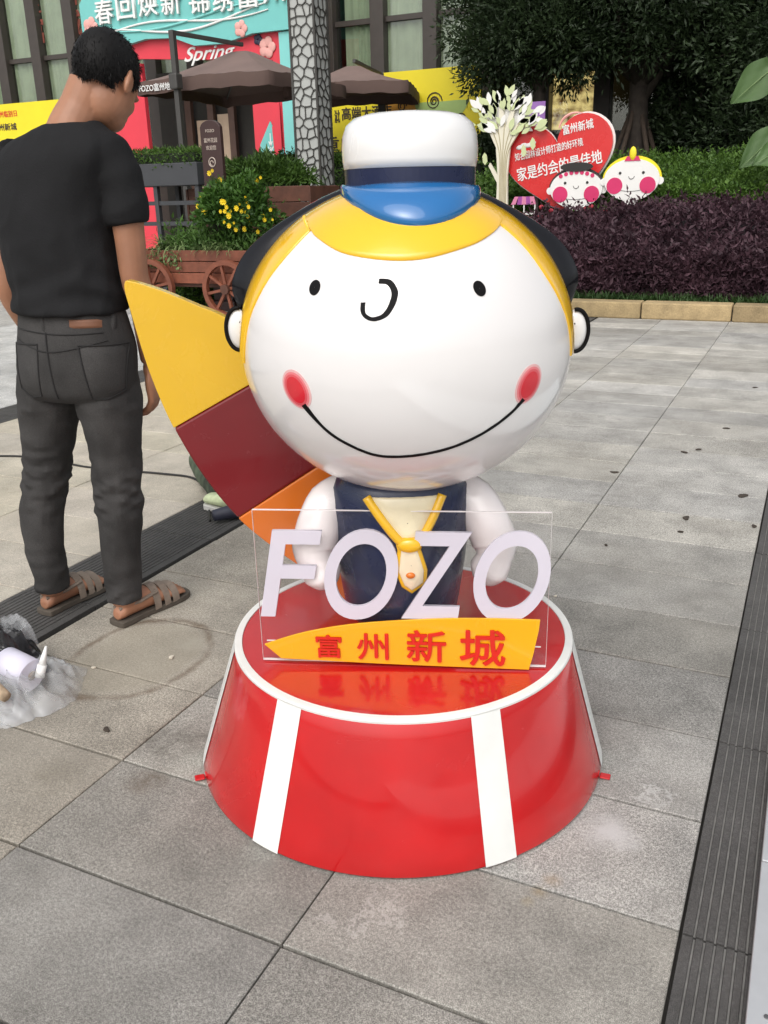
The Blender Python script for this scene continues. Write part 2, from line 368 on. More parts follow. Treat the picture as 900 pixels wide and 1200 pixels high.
rb = ribbed(0, .326, 0, .652, 15); rb2 = ribbed(0, .322, 0, .652, 16)
bands = (('drain_band', -2.236, rb, -3, 16), ('drain_band', .089, rb2, -3, 14), ('drain_band', -4.67, rb, -3, 16))
for nm, x, me, i0, i1 in bands:
    band = struct(MB().flat([(x-.17, -1), (x+.17, -1), (x+.17, 11), (x-.17, 11)], -.0215, -.0205).build(nm, joint))
    for i in range(i0, i1):
        o = bpy.data.objects.new('band_stone', me); COL.objects.link(o); o.parent = band
        o.location = (x+random.uniform(-.001, .001), 1.367+.657*(i+.5), random.uniform(-.001, .001)); lum = random.uniform(.85, 1.15); o.color = (lum, lum, lum, 1)

# white metal platform edge at the right
alu = mat('brushed_aluminium', (.62, .63, .64), .4, .06, 20, metal=.55, bump=.02)
platform_white = mat('platform_panel', (.68, .72, .71), .25, .04, 4, coat=.2)
pf = thing('platform_edge', 'low white metal platform edge with screwed trim beside the ribbed drain band', 'platform', (.047, 0, 0))
for y0, y1 in ((-1.6, 1.590), (1.594, 4.4)):
    q = MB().box((.024, (y0+y1)/2, .013), (.048, y1-y0, .026)).build('trim', alu, pf, bevel=.002)
    for k in range(int((y1-y0)/.16)):
        yy = y1-.055-k*.16 if y1 < 2 else y0+.1+k*.16
        MB().lathe([(.0045, 0), (.0045, .0015), (.003, .002)], 12, (.024+.006, yy, .0262)).build('screw', mat('screw_steel', (.22, .22, .22), .35, .1, metal=.8), pf)
    MB().box((.048+.004+.35, (y0+y1)/2, .010), (.70, y1-y0-.004, .020)).build('panel', platform_white, pf, bevel=.002)

# ------------------------------------------------------------------ kerb, beds and hedges
kerbstone = mat('kerb_sandstone', (.34, .26, .145), .8, .28, 7, bump=.6, bscale=35, objcol=True, fine=.15, fscale=90)
soil = mat('bed_soil', (.04, .032, .022), .95, .3, 8, bump=.6)
kerb = struct(MB().box((-.2, 9.74, .06), (10.6, .17, .10)).build('kerb', soil))
x = -5.4
while x < 5:
    l = random.uniform(.82, 1.05)
    o = MB().box((0, 0, .0), (l-.012, .24, .168)).build('kerb_stone', kerbstone, kerb, bevel=.014, loc=(x+l/2, 9.74+random.uniform(-.006, .006), .084), seg=2)
    q = random.uniform(.8, 1.2); o.color = (q, q*random.uniform(.94, 1.0), q*random.uniform(.85, 1), 1); x += l
# planted mound behind the kerb
def mound_z(x, y): return .10 + .62*max(0, min(1, (y-10.3)/4.6)) + .04*math.sin(x*1.3)
gv = []; NX, NY = 44, 26
for j in range(NY):
    for i in range(NX):
        X = -10+i*18/(NX-1); Y = 9.86+j*(19.5-9.86)/(NY-1); gv.append((X, Y, mound_z(X, Y) if X > -5.2 else .05))
struct(MB().add(gv, [(j*NX+i, j*NX+i+1, (j+1)*NX+i+1, (j+1)*NX+i) for j in range(NY-1) for i in range(NX-1)]).build('planting_bed', soil, fix=False, smooth=True))
def fbm(x, y, s=1.0): return noise.noise(Vector((x*s, y*s, 3.1)))*.6 + noise.noise(Vector((x*s*2.3, y*s*2.3, 7.7)))*.3
def hedge(name, label, x0, x1, y0, y1, top, n, ln, wd, m, core_m, cat='hedge', up=.6, depth=.16):
    """foliage mass whose surface follows top(x,y); a leafy skin over a dark twiggy core"""
    root = thing(name, label, cat, ((x0+x1)/2, (y0+y1)/2, 0)); ox, oy = (x0+x1)/2, (y0+y1)/2
    nx, ny = max(8, int((x1-x0)/.13)), max(5, int((y1-y0)/.13)); v = []
    def T(x, y):
        e = min((x-x0)/.18, (x1-x)/.18, (y-y0)/.22, (y1-y)/.22); e = max(0, min(1, e)); b = mound_z(x, y)*(x > -5.2) if y > 9.8 else .03
        return b + (top(x, y)-b)*(1-(1-e)**2.2)
    for j in range(ny+1):
        for i in range(nx+1):
            X = x0+(x1-x0)*i/nx; Y = y0+(y1-y0)*j/ny; v.append((X-ox, Y-oy, max(.02, T(X, Y)-.09)))
    MB().add(v, [(j*(nx+1)+i, j*(nx+1)+i+1, (j+1)*(nx+1)+i+1, (j+1)*(nx+1)+i) for j in range(ny) for i in range(nx)]).build('branch_core', core_m, root, fix=False)
    k = n; P = np.column_stack([RNG.uniform(x0, x1, k), y0+(y1-y0)*RNG.uniform(0, 1, k)**1.5]); tz = np.array([T(a, b) for a, b in P])
    Z = tz - np.abs(RNG.normal(0, depth*.45, k)); sp_ = RNG.uniform(0, 1, k) < .10; Z[sp_] = tz[sp_] + np.abs(RNG.normal(0, .05, sp_.sum()))
    D = RNG.normal(size=(k, 3)); D[:, 2] = np.abs(D[:, 2])*up+up*.6; D[:, 1] -= .5
    # front face: extra leaves down the near side
    k2 = int(n*.45); fx = RNG.uniform(x0, x1, k2); fr = RNG.uniform(0, 1, k2); ft = np.array([T(a, y0+.24) for a in fx]); b0 = np.array([mound_z(a, y0) if (a > -5.2 and y0 > 9.8) else .03 for a in fx])
    bulge = np.array([fbm(a*1.0, q*2.0, 1.7) for a, q in zip(fx, fr)]); P2 = np.column_stack([fx, y0+.2*fr**2+RNG.uniform(-.03, .08, k2)-.20*bulge, b0+(ft-b0)*fr]); D2 = RNG.normal(size=(k2, 3)); D2[:, 1] -= 1.0; D2[:, 2] += .3
    sp3, sd3 = [], []
    for _ in range(int((x1-x0)*(y1-y0)*16)):                # young shoots standing out of the mass
        a_, b3 = random.uniform(x0+.05, x1-.05), y0+(y1-y0)*random.random()**1.6; L3 = random.uniform(1.0, 3.0)*ln; dx3, dy3 = random.gauss(0, .3), random.gauss(-.15, .3); t3 = T(a_, b3)-.02
        for k3 in range(9): q3 = k3/8*L3; sp3.append((a_+dx3*q3, b3+dy3*q3, t3+q3)); sd3.append((random.gauss(0, .8), random.gauss(0, .8), .7))
    pos = np.vstack([np.column_stack([P, Z]), P2, np.array(sp3)]) - np.array([ox, oy, 0]); dr = np.vstack([D, D2, np.array(sd3)])
    leaves('foliage', pos, dr, ln, wd, m, root)
    return root
purple = leafmat('loropetalum_leaf', (.026, .012, .018), (.115, .058, .075), .6)
purple_core = mat('purple_twigs', (.010, .006, .008), .9, .3, 20, bump=.8, bscale=40)
green_core = mat('green_twigs', (.008, .014, .004), .9, .3, 20, bump=.8, bscale=40)
green_leaf = leafmat('privet_leaf', (.022, .055, .010), (.085, .165, .025))
green_bright = leafmat('ground_cover_leaf', (.035, .085, .014), (.12, .22, .035))
grass_leaf = leafmat('grass_blade', (.02, .05, .012), (.06, .12, .03))
hedge('purple_hedge', 'dark purple leaved hedge growing behind the stone kerb', -5.0, 2.2, 10.25, 12.7,
      lambda x, y: .52+.52*min(1, max(0, (y-10.25)/1.5)) + .26*fbm(x, y, 1.15) + .13*fbm(x, y, 3.4) - .26*max(0, min(1, (-2.6-x)/1.6)), 52000, .075, .030, purple, purple_core)
hedge('green_hedge', 'bright green clipped hedge on the slope behind the purple hedge', -5.1, 3.0, 12.72, 16.2,
      lambda x, y: 1.22+.50*min(1, max(0, (y-12.7)/2.3)) + .09*fbm(x, y, 1.4) + .05*fbm(x, y, 4), 56000, .06, .030, green_bright, green_core)
hedge('green_hedge', 'green hedge in front of the yellow hoarding beside the patterned pillar', -9.4, -5.15, 14.2, 15.2,
      lambda x, y: 1.95+.05*fbm(x, y, 2), 16000, .06, .03, green_leaf, green_core)
# strip of rough grass behind the kerb
gp = [(random.uniform(-4.5, 2.5), random.uniform(9.9, 10.35), .12) for _ in range(1500)]
tag(blades('grass_strip', gp, grass_leaf, None, 5, .13, .009, 3, .5), 'narrow strip of dark grass between kerb and purple hedge', 'grass', kind='stuff')

# ------------------------------------------------------------------ trees
bark = mat('tree_bark', (.045, .035, .028), .9, .3, 12, bump=.8, bscale=50)
pole_wood = mat('prop_pole_wood', (.06, .042, .03), .85, .2, 10, bump=.4)
tree_leaf = leafmat('evergreen_leaf', (.011, .022, .009), (.046, .074, .030), .5, 1.2)
def tree(label, x, y, z0, h, blobs, clumps, per, group='evergreen trees behind the hedges', props=0, r0=.16):
    t = thing('evergreen_tree', label, 'tree', (x, y, z0), 0, group)
    mb = MB(); fork = h*.42
    mb.tube([(0, 0, -.25), (.02, 0, .0), (.03, .02, fork*.5), (0, 0, fork), (.05, .02, h*.8)], [r0*1.35, r0*1.05, r0*.9, r0*.85, r0*.3], 10)
    for (bx, by, bz, rx, ry, rz) in blobs:
        s = Vector((0, 0, fork*random.uniform(.75, 1.0))); e = Vector((bx, by, bz)); mid = s.lerp(e, .5)+Vector((0, 0, .12*(e-s).length))
        mb.tube([s, mid, e], [r0*.5, r0*.32, r0*.12], 7)
        for _ in range(5):
            d = Vector((random.uniform(-1, 1)*rx, random.uniform(-1, 1)*ry, random.uniform(-.8, 1)*rz))*.8
            mb.tube([mid.lerp(e, random.uniform(.3, 1)), e+d*.5+Vector((0, 0, .05)), e+d], [r0*.16, r0*.1, r0*.04], 5)
    mb.build('trunk', bark, t, smooth=True)
    pos = []; dr = []; vol = [b[3]*b[4]*b[5] for b in blobs]; tv = sum(vol)
    for b, vv in zip(blobs, vol):
        for _ in range(max(6, int(clumps*vv/tv))):
            u = RNG.normal(size=3); u /= np.linalg.norm(u); rr = RNG.uniform(.45, 1.08)
            c = np.array(b[:3]) + u*rr*np.array(b[3:]); g = u + np.array([0, 0, .35]); k = per
            p = c + RNG.normal(0, .13, (k, 3)); d = (p-c)*5 + g*.5 + RNG.normal(0, .35, (k, 3)); pos.append(p); dr.append(d)
    leaves('crown', np.vstack(pos), np.vstack(dr), .095, .036, tree_leaf, t)
    for k in range(props):
        a = 2*math.pi*k/props + .5
        pr = MB().tube([(math.cos(a)*.85, math.sin(a)*.85, -.15), (math.cos(a)*.10, math.sin(a)*.10, fork*.78)], .042, 8).build('support_pole', pole_wood, t, smooth=True)
    return t
tree('broad dark evergreen tree propped by slanted wooden poles behind the heart sign', -3.15, 17.0, .72, 5.6,
     [(0, 0, 3.9, 1.8, 1.5, 1.1), (-1.35, -.3, 3.2, 1.2, 1.1, .9), (1.2, -.3, 3.1, 1.2, 1.1, .85), (.2, .5, 5.2, 1.7, 1.3, 1.1), (-.3, -1.0, 3.3, 1.4, .9, .85), (1.9, .3, 4.2, 1.1, 1, 1.0), (-1.2, .2, 4.5, 1.3, 1.1, 1.0), (.6, -.9, 4.3, 1.3, .9, .9)], 1050, 90, props=5, r0=.19)
tree('slimmer dark evergreen tree standing next to the yellow hoarding', -4.7, 16.3, .72, 5.4,
     [(-.30, -.2, 3.2, 1.15, .9, .85), (-.5, 0, 4.3, 1.2, 1.0, 1.0), (.6, 0, 3.9, 1.1, 1.0, .9), (-.85, -.2, 2.7, .55, .5, .42), (-.3, .2, 5.2, 1.2, .9, .8), (.5, -.3, 2.9, .8, .7, .6)], 680, 90, r0=.12)
tree('dense low-branched dark evergreen tree beside the large-leaved plant', -.35, 16.6, .72, 5.6,
     [(0, 0, 1.6, 1.6, 1.1, .95), (-.9, .2, 1.2, .8, .8, .7), (.3, -.2, 2.8, 1.6, 1.2, .9), (-.7, 0, 3.6, 1.4, 1.1, .9), (.4, .2, 4.5, 1.6, 1.2, .9), (1.5, 0, 2.3, 1.2, 1, 1.3), (-.8, -.2, 2.6, 1.0, .9, .8), (-.2, -.2, 5.2, 1.4, 1, .8)], 1050, 90, r0=.15)
tree('far evergreen tree filling the gap behind the propped tree', 1.9, 18.2, .72, 6,
     [(0, 0, 2.0, 1.5, 1.2, 1.2), (.1, 0, 4.0, 1.6, 1.3, 1.2), (-1.1, 0, 3.0, 1.0, 1.0, 1.2)], 380, 64, r0=.14)
for k, (xx, hh, wdt, lab) in enumerate(((-2.2, 2.6, 1.0, 'dark evergreen shrub behind the support poles of the propped tree'), (-.6, 2.9, 1.3, 'tall dark evergreen shrub behind the low-branched tree'), (1.2, 2.9, 1.3, 'dark evergreen shrub at the end of the garden wall'), (-5.7, 2.1, .55, 'narrow dark evergreen shrub between hoarding and slim tree'))):
    t = thing('evergreen_shrub', lab, 'shrub', (xx, 17.5, .7), 0, 'dark shrubs along the garden wall'); st2_ = MB(); P_, D_ = [], []
    for _ in range(230):
        u = RNG.normal(size=3); u /= np.linalg.norm(u); c = np.array([0, 0, hh*.5])+u*np.array([wdt, .5, hh*.52])*RNG.uniform(.5, 1.05); P_.append(c+RNG.normal(0, .1, (60, 3))); D_.append(u*.6+RNG.normal(0, .8, (60, 3)))
    for _ in range(9): a = random.uniform(0, 6.3); st2_.tube([(0, 0, -.2), (wdt*.3*math.cos(a), .15*math.sin(a), hh*.4), (wdt*.7*math.cos(a), .35*math.sin(a), hh*.8)], [.04, .025, .01], 6)
    leaves('crown', np.vstack(P_), np.vstack(D_), .11, .045, tree_leaf, t); st2_.build('trunk', bark, t, smooth=True)
# dark retaining wall behind the trees
tag(MB().box((-1.0, 17.95, 1.15), (8.6, .25, 2.3)).build('garden_wall', mat('dark_render', (.075, .075, .08), .8, .15, 3, bump=.1), bevel=.01), 'plain dark grey garden wall behind the trees', 'wall')
# large-leaved plant at the right
bigleaf = leafmat('taro_leaf', (.06, .12, .035), (.11, .19, .065), .4)
tp = thing('elephant_ear_plant', 'plant with huge rounded pale green leaves beside the green hedge', 'plant', (-.62, 12.95, 0))
def big_leaf(tip, base, w):
    tip = Vector(tip); base = Vector(base); d = tip-base; l = d.length; d.normalize(); s = d.cross(Vector((.25, -1, .35))).normalized(); nn = s.cross(d)
    RG = []; n = 14
    for i in range(n+1):
        t = i/n; ww = w*(math.sin(math.pi*min(1, .10+.9*t)**.75)**.8 if 0 < t < 1 else .05); row = []
        for k in range(-4, 5):
            q = k/4; row.append(base - d*.12*l*abs(q)*(1-t) + d*(l*t) + s*(ww*q*(1+.05*math.sin(9*t+k))) + nn*(.10*l*q*q*.6 - .16*l*t*t + .012*math.sin(12*t+2*k)))
        RG.append(row)
    m_ = MB().rings(RG, cap=False, closed=False); return m_
for tip, base, w in (((-.62, -.1, 2.28), (-.18, .0, 2.62), .22), ((-.02, -.3, 2.35), (.15, -.05, 2.78), .24), ((-.42, -.2, 1.52), (-.05, -.02, 1.86), .2), ((.35, -.3, 1.6), (.1, .0, 2.05), .24), ((.6, .1, 2.5), (.15, .1, 2.7), .22), ((-.25, -.35, 1.55), (.05, -.1, 1.7), .16)):
    lf = big_leaf(tip, base, w).build('large_leaf', bigleaf, tp, smooth=True, fix=False)
    MB().tube([Vector(base).lerp(Vector(tip), q_)+Vector((0, -.012, .012-.10*q_*q_*(Vector(tip)-Vector(base)).length)) for q_ in (0, .25, .5, .75, .9)], [.008, .007, .005, .004, .002], 6).build('midrib', mat('leaf_midrib', (.16, .24, .09), .5, .1), lf, smooth=True)
    MB().tube(smoothpath([(0.05, .05, .5), (base[0]*.5, .05, base[2]*.6), base], 5), [.022-.001*i for i in range(11)], 7).build('stem', bigleaf, lf, smooth=True)

# ------------------------------------------------------------------ building
brown_wall = mat('brown_cladding', (.060, .042, .034), .6, .15, 3, bump=.1)
frame_m = mat('bronze_frame', (.052, .042, .036), .45, .1, 6)
curtain = mat('pale_curtain', (.46, .48, .38), .85, .12, 3)
curtain2 = mat('green_curtain', (.30, .36, .22), .85, .12, 3)
dark_in = mat('dark_interior', (.03, .028, .024), .9, .1)
def glassmat(name, tint=(.75, .8, .77), gl=.10):
    m = bpy.data.materials.new(name); m.use_nodes = True; n = m.node_tree.nodes; L = m.node_tree.links; n.remove(n['Principled BSDF'])
    t = n.new('ShaderNodeBsdfTransparent'); t.inputs[0].default_value = (*tint, 1); g = n.new('ShaderNodeBsdfGlossy'); g.inputs['Roughness'].default_value = .02
    lw = n.new('ShaderNodeLayerWeight'); lw.inputs[0].default_value = .5; pw = n.new('ShaderNodeMath'); pw.operation = 'POWER'; pw.inputs[1].default_value = 5; L.new(lw.outputs['Facing'], pw.inputs[0]); a = n.new('ShaderNodeMath'); a.operation = 'ADD'; a.inputs[1].default_value = gl+.03; L.new(pw.outputs[0], a.inputs[0])
    ms = n.new('ShaderNodeMixShader'); L.new(a.outputs[0], ms.inputs[0]); L.new(t.outputs[0], ms.inputs[1]); L.new(g.outputs[0], ms.inputs[2]); L.new(ms.outputs[0], n['Material Output'].inputs[0]); return m
win_glass = glassmat('window_glass', (.86, .90, .86), .05)
FY = 18.2
bl = thing('shop_building', 'dark framed shop building with tall curtained windows behind the hoardings', 'building', (-8, FY, 0))
X0, X1 = -32.55, 6.0
MB().box(((X0+X1)/2+8, .9, 5), (X1-X0, .2, 10)).build('back_wall', dark_in, bl)
MB().box(((X0+X1)/2+8, .15, .8), (X1-X0, .5, 1.6)).build('plinth', brown_wall, bl)
MB().box((-.3+8+X1-.1, .45, 5), (.3, 1.0, 10)).build('end_pier', brown_wall, bl)
MB().box((X0+8, .45, 5), (.3, 1.0, 10)).build('end_pier', brown_wall, bl)
mul_x = [-9.77+1.15*k for k in range(-19, 14)]
mm = MB().box((0, 0, 5.8), (.30, .30, 8.4)).mesh('mullion'); mm.materials.append(frame_m)
for xx in mul_x:
    obj('mullion', mm, None, bl, loc=(xx+8, .02, 0), bevel=.01)
for zz, hh in ((4.61, .10), (3.45, .14), (1.66, .12), (6.9, .12), (9.5, .3)):
    MB().box(((X0+X1)/2+8, .05, zz), (X1-X0-.3, .12, hh)).build('transom', frame_m, bl)
for i, xx in enumerate(mul_x[:-1]):
    for z0, z1 in ((1.72, 3.38), (3.52, 4.56), (4.66, 6.84), (6.96, 9.35)):
        MB().box((xx+.575+8, .06, (z0+z1)/2), (.85, .012, z1-z0)).build('pane', win_glass, bl)
    if xx > -6.9: continue
    rr = random.Random(i); n = 40; a0, a1 = (xx+.15, xx+1.0)
    if i in (19,): a0 = xx+.33
    sp = rr.uniform(.7, 1.0) if i % 3 else 1.0
    xs = [a0+(a1-a0)*sp*k/n for k in range(n+1)]
    RG = [[Vector((q+8, .105+.02*math.sin(q*34+math.sin(q*9)*2), z)) for q in xs] for z in (1.6, 9.4)]
    MB().rings(RG, cap=False, closed=False).build('curtain', curtain2 if i % 4 == 2 else curtain, bl, smooth=True, fix=False)
MB().box((-9.36+8, .24, 5.8), (.22, .1, 8.4)).build('orange_column', mat('orange_column', (.80, .36, .06), .6, .1), bl)
lit = bpy.data.materials.new('lit_shop_window'); lit.use_nodes = True; lb = lit.node_tree.nodes['Principled BSDF']; lb.inputs['Base Color'].default_value = (.5, .35, .15, 1); lb.inputs['Emission Color'].default_value = (1, .72, .34, 1); lb.inputs['Emission Strength'].default_value = .8
MB().box((-4.55+8, .22, 2.95), (1.3, .04, 1.1)).build('lit_window', lit, bl)
ln2 = lit.node_tree; nz2 = ln2.nodes.new('ShaderNodeTexNoise'); nz2.inputs['Scale'].default_value = 7; nz2.inputs['Detail'].default_value = 3; cr2 = ln2.nodes.new('ShaderNodeValToRGB'); cr2.color_ramp.elements[0].position = .35; cr2.color_ramp.elements[0].color = (.12, .05, .02, 1); cr2.color_ramp.elements[1].position = .62; cr2.color_ramp.elements[1].color = (1, .74, .32, 1); ln2.links.new(nz2.outputs[0], cr2.inputs[0]); ln2.links.new(cr2.outputs[0], lb.inputs['Emission Color'])
red_reflection = mat('red_letter_reflection', (.22, .06, .04), .6, .2, 20)  # reddish characters reflected in the panes, built as flat coloured letters
for body, bx in (('城', (-16.86, -16.42, 5.0, 5.55)), ('富', (-18.0, -17.6, 4.95, 5.5)), ('三', (-18.0, -17.6, 5.6, 5.9)), ('新', (-16.86, -16.42, 5.65, 6.2))):
    text('reflected_lettering', body, red_reflection, bl, (bx[0]+8, bx[1]+8, bx[2], bx[3]), .045, .006, .02)
# yellow hoardings
yellow_print = mat('yellow_print', (.80, .66, .02), .5, .05, 2)
ink = mat('black_print', (.05, .035, .02), .6, .1); red_print = mat('red_print', (.62, .04, .02), .5, .1); green_print = mat('green_print', (.35, .48, .16), .6, .12, 4); orange_print = mat('orange_print', (.78, .38, .06), .6, .15, 4)
def disc(mb, x, z, r, y0, y1, n=24, k=1.0): return mb.prism([(x+r*math.cos(2*math.pi*i/n), z+r*k*math.sin(2*math.pi*i/n)) for i in range(n)], y0, y1)
hd = thing('yellow_hoarding', 'yellow printed hoarding with dark writing below the shop windows beside the trees', 'billboard', (-8, 17.3, 0))
MB().box((.12, 0, 1.80), (3.56, .06, 3.44)).build('panel', yellow_print, hd)
for xx in (-1.5, 1.7): MB().box((xx, .06, 1.70), (.08, .05, 3.4)).build('post', frame_m, hd)
text('lettering', '重庆', ink, hd, (-1.52, -.72, 2.10, 2.42), -.031, .004, .02)
text('lettering', '高端大酒店', ink, hd, (-1.05, .05, 2.72, 2.95), -.031, .004, .025)
text('lettering', '渝北', ink, hd, (-1.22, -1.10, 2.68, 2.92), -.031, .004, .01)
text('lettering', 'FASHION', ink, hd, (-.8, 0, 3.02, 3.09), -.031, .004, .0)
z_ = MB(); z_.prism([(.30+.36*math.cos(t)+.18*math.sin(2*t), 2.80+.26*math.sin(t)+.08*math.cos(3*t)) for t in np.linspace(0, 2*math.pi, 40)[:-1]], -.034, -.03); z_.build('printed_shape', orange_print, hd)
z_ = MB(); z_.prism([(1.10+.50*math.cos(t)+.12*math.sin(2*t), 2.70+.34*math.sin(t)+.1*math.cos(2*t)) for t in np.linspace(0, 2*math.pi, 40)[:-1]], -.036, -.03); z_.build('printed_shape', green_print, hd)
for (xx, zz, rr) in ((.28, 2.9, .10), (.95, 2.95, .17), (.95, 2.95, .08), (1.62, 2.3, .11), (.1, 2.72, .08), (1.5, 2.62, .1)):
    z_ = MB(); pth = [(xx+rr*(1-.03*k)*math.cos(.45*k), -.038, zz+rr*(1-.03*k)*math.sin(.45*k)) for k in range(24)]; z_.tube(pth, .012, 5).build('printed_scroll', ink, hd)
h2 = thing('yellow_hoarding', 'yellow printed hoarding with red writing below the curtained windows', 'billboard', (-18.4, 17.4, 0))
MB().box((0, 0, 1.82), (3.6, .06, 3.5)).build('panel', yellow_print, h2)
for xx in (-1.5, 1.5): MB().box((xx, .06, 1.7), (.08, .05, 3.4)).build('post', frame_m, h2)
text('lettering', '不忘富州临别日', red_print, h2, (-.62, .42, 3.28, 3.42), -.031, .004, .02)
text('lettering', '富', red_print, h2, (-.72, -.38, 2.92, 3.18), -.031, .004, .05)
text('lettering', '州新城', ink, h2, (-.25, .35, 2.98, 3.14), -.031, .004, .03)
# entrance arch
teal = mat('teal_panel', (.17, .52, .49), .5, .05, 3); teal_l = mat('light_teal', (.22, .60, .57), .5, .05, 3); arch_red = mat('red_panel', (.70, .045, .07), .5, .05, 2)
sign_white = mat('sign_white', (.80, .80, .78), .45, .04); pink = mat('pink_petal', (.75, .38, .34), .6, .1, 8); navy_flat = mat('navy_petal', (.03, .03, .06), .6, .1)
ar = thing('entrance_arch', 'teal and red entrance arch with white Chinese lettering and Spring script', 'arch', (-12.2, 16.5, 0))
def AX(x): return x+12.2
wave = [(-14.75, 4.55), (-14.3, 4.36), (-13.7, 4.34), (-13.1, 4.42), (-12.4, 4.38), (-11.9, 4.2), (-11.2, 4.18), (-10.5, 4.3), (-9.66, 4.3)]
MB().prism([(AX(x), z) for x, z in wave]+[(AX(-9.66), 6.2), (AX(-14.3), 6.2), (AX(-14.5), 5.9), (AX(-14.45), 5.5), (AX(-14.75), 5.2)], -.10, .02).build('teal_board', teal, ar)
MB().prism([(AX(-14.5), 4.15), (AX(-13.3), 4.08), (AX(-11.4), 3.92), (AX(-10.3), 3.52), (AX(-9.98), 3.44), (AX(-9.98), 4.6), (AX(-14.5), 4.7)], .03, .12).build('red_board', arch_red, ar)
MB().box((AX(-9.80), .04, 2.15), (.30, .16, 4.26)).build('teal_post', teal_l, ar, bevel=.01)
MB().box((AX(-10.32), .06, 1.55), (.70, .12, 3.1)).build('red_post', arch_red, ar, bevel=.01)
MB().prism([(AX(-10.64), .05), (AX(-9.98), .05), (AX(-9.98), 2.15), (AX(-10.26), 2.72), (AX(-10.52), 2.3)], -.04, -.005).build('teal_leaf', teal, ar)
MB().prism([(AX(-10.17), 2.0), (AX(-10.0), 2.2), (AX(-10.0), 3.1), (AX(-10.2), 2.6)], -.07, -.045).build('red_petal', arch_red, ar)
z_ = MB()
for k in range(7):
    zz = 1.75+.10*k; z_.bar((AX(-10.27), -.045, zz-.1), (AX(-10.27+.16*(1-k/8)), -.045, zz), .02, .004, (0, 1, 0)); z_.bar((AX(-10.27), -.045, zz-.1), (AX(-10.27-.16*(1-k/8)), -.045, zz), .02, .004, (0, 1, 0))
z_.bar((AX(-10.27), -.045, .6), (AX(-10.27), -.045, 2.5), .02, .004, (0, 1, 0)); z_.build('frost_motif', sign_white, ar)
MB().box((AX(-13.9), .06, 2.0), (1.06, .12, 4.0)).build('red_post', arch_red, ar, bevel=.01)
MB().box((AX(-12), 1.55, 2.0), (4.4, .08, 4.0)).build('door_backing', dark_in, ar)
for xx in (-13.2, -12.6, -12.05, -11.4, -10.8):
    MB().box((AX(xx), 1.30, 1.9), (.16, .12, 3.8)).build('door_post', mat('door_wood', (.075, .04, .028), .6, .2, 5), ar, bevel=.01)
for xx, zz in ((-12.9, 2.2), (-12.33, 2.3), (-11.1, 2.2)):
    MB().box((AX(xx), 1.36, zz), (.30, .04, 1.5)).build('door_panel', mat('beige_door_panel', (.42, .32, .23), .7, .1), ar)
chars = '春回焕新锦绣富州'
for k, ch in enumerate(chars):
    xx = -14.30+.575*k + (.10 if k > 3 else 0); zz = 4.77+.05*math.sin(k*.9)
    tb = text('character', ch, sign_white, ar, (AX(xx), AX(xx+.47), zz, zz+.45), -.105, .06, .012)
MB().ball((AX(-11.97), -.12, 5.2), (.05, .03, .05)).build('dot', sign_white, ar, smooth=True)
for ph, z0, c0 in ((0, 4.66, .10), (1.6, 4.62, .13), (2.7, 4.70, .08)):
    pth = [(AX(-14.2+.1*k), -.115, z0-.10+c0*math.sin(.14*k+ph)+.004*k) for k in range(42)]
    MB().tube(pth, [.012+.012*math.sin(math.pi*i/41) for i in range(42)], 6).build('wave_line', teal_l if ph > 2 else sign_white, ar, smooth=True)
text('script_lettering', 'Spring', sign_white, ar, (AX(-12.25), AX(-11.0), 3.86, 4.2), .026, .02, .01, .45)
for (fx, fz, fr, cm) in ((-10.25, 4.05, .19, pink), (-10.6, 3.85, .13, pink), (-10.85, 3.72, .11, pink), (-10.2, 3.70, .12, navy_flat), (-10.45, 4.2, .1, navy_flat), (-10.75, 4.40, .15, pink), (-14.5, 4.75, .2, pink), (-10.08, 3.58, .09, navy_flat)):
    z_ = MB()
    for k in range(5):
        a = 2*math.pi*k/5; z_.ball((AX(fx)+fr*.55*math.cos(a), -.01+.02*(fz < 4.3) - .1*(fz > 4.3), fz+fr*.55*math.sin(a)), (fr*.5, .02, fr*.5), 10, 6)
    z_.build('flower', cm, ar, smooth=True)

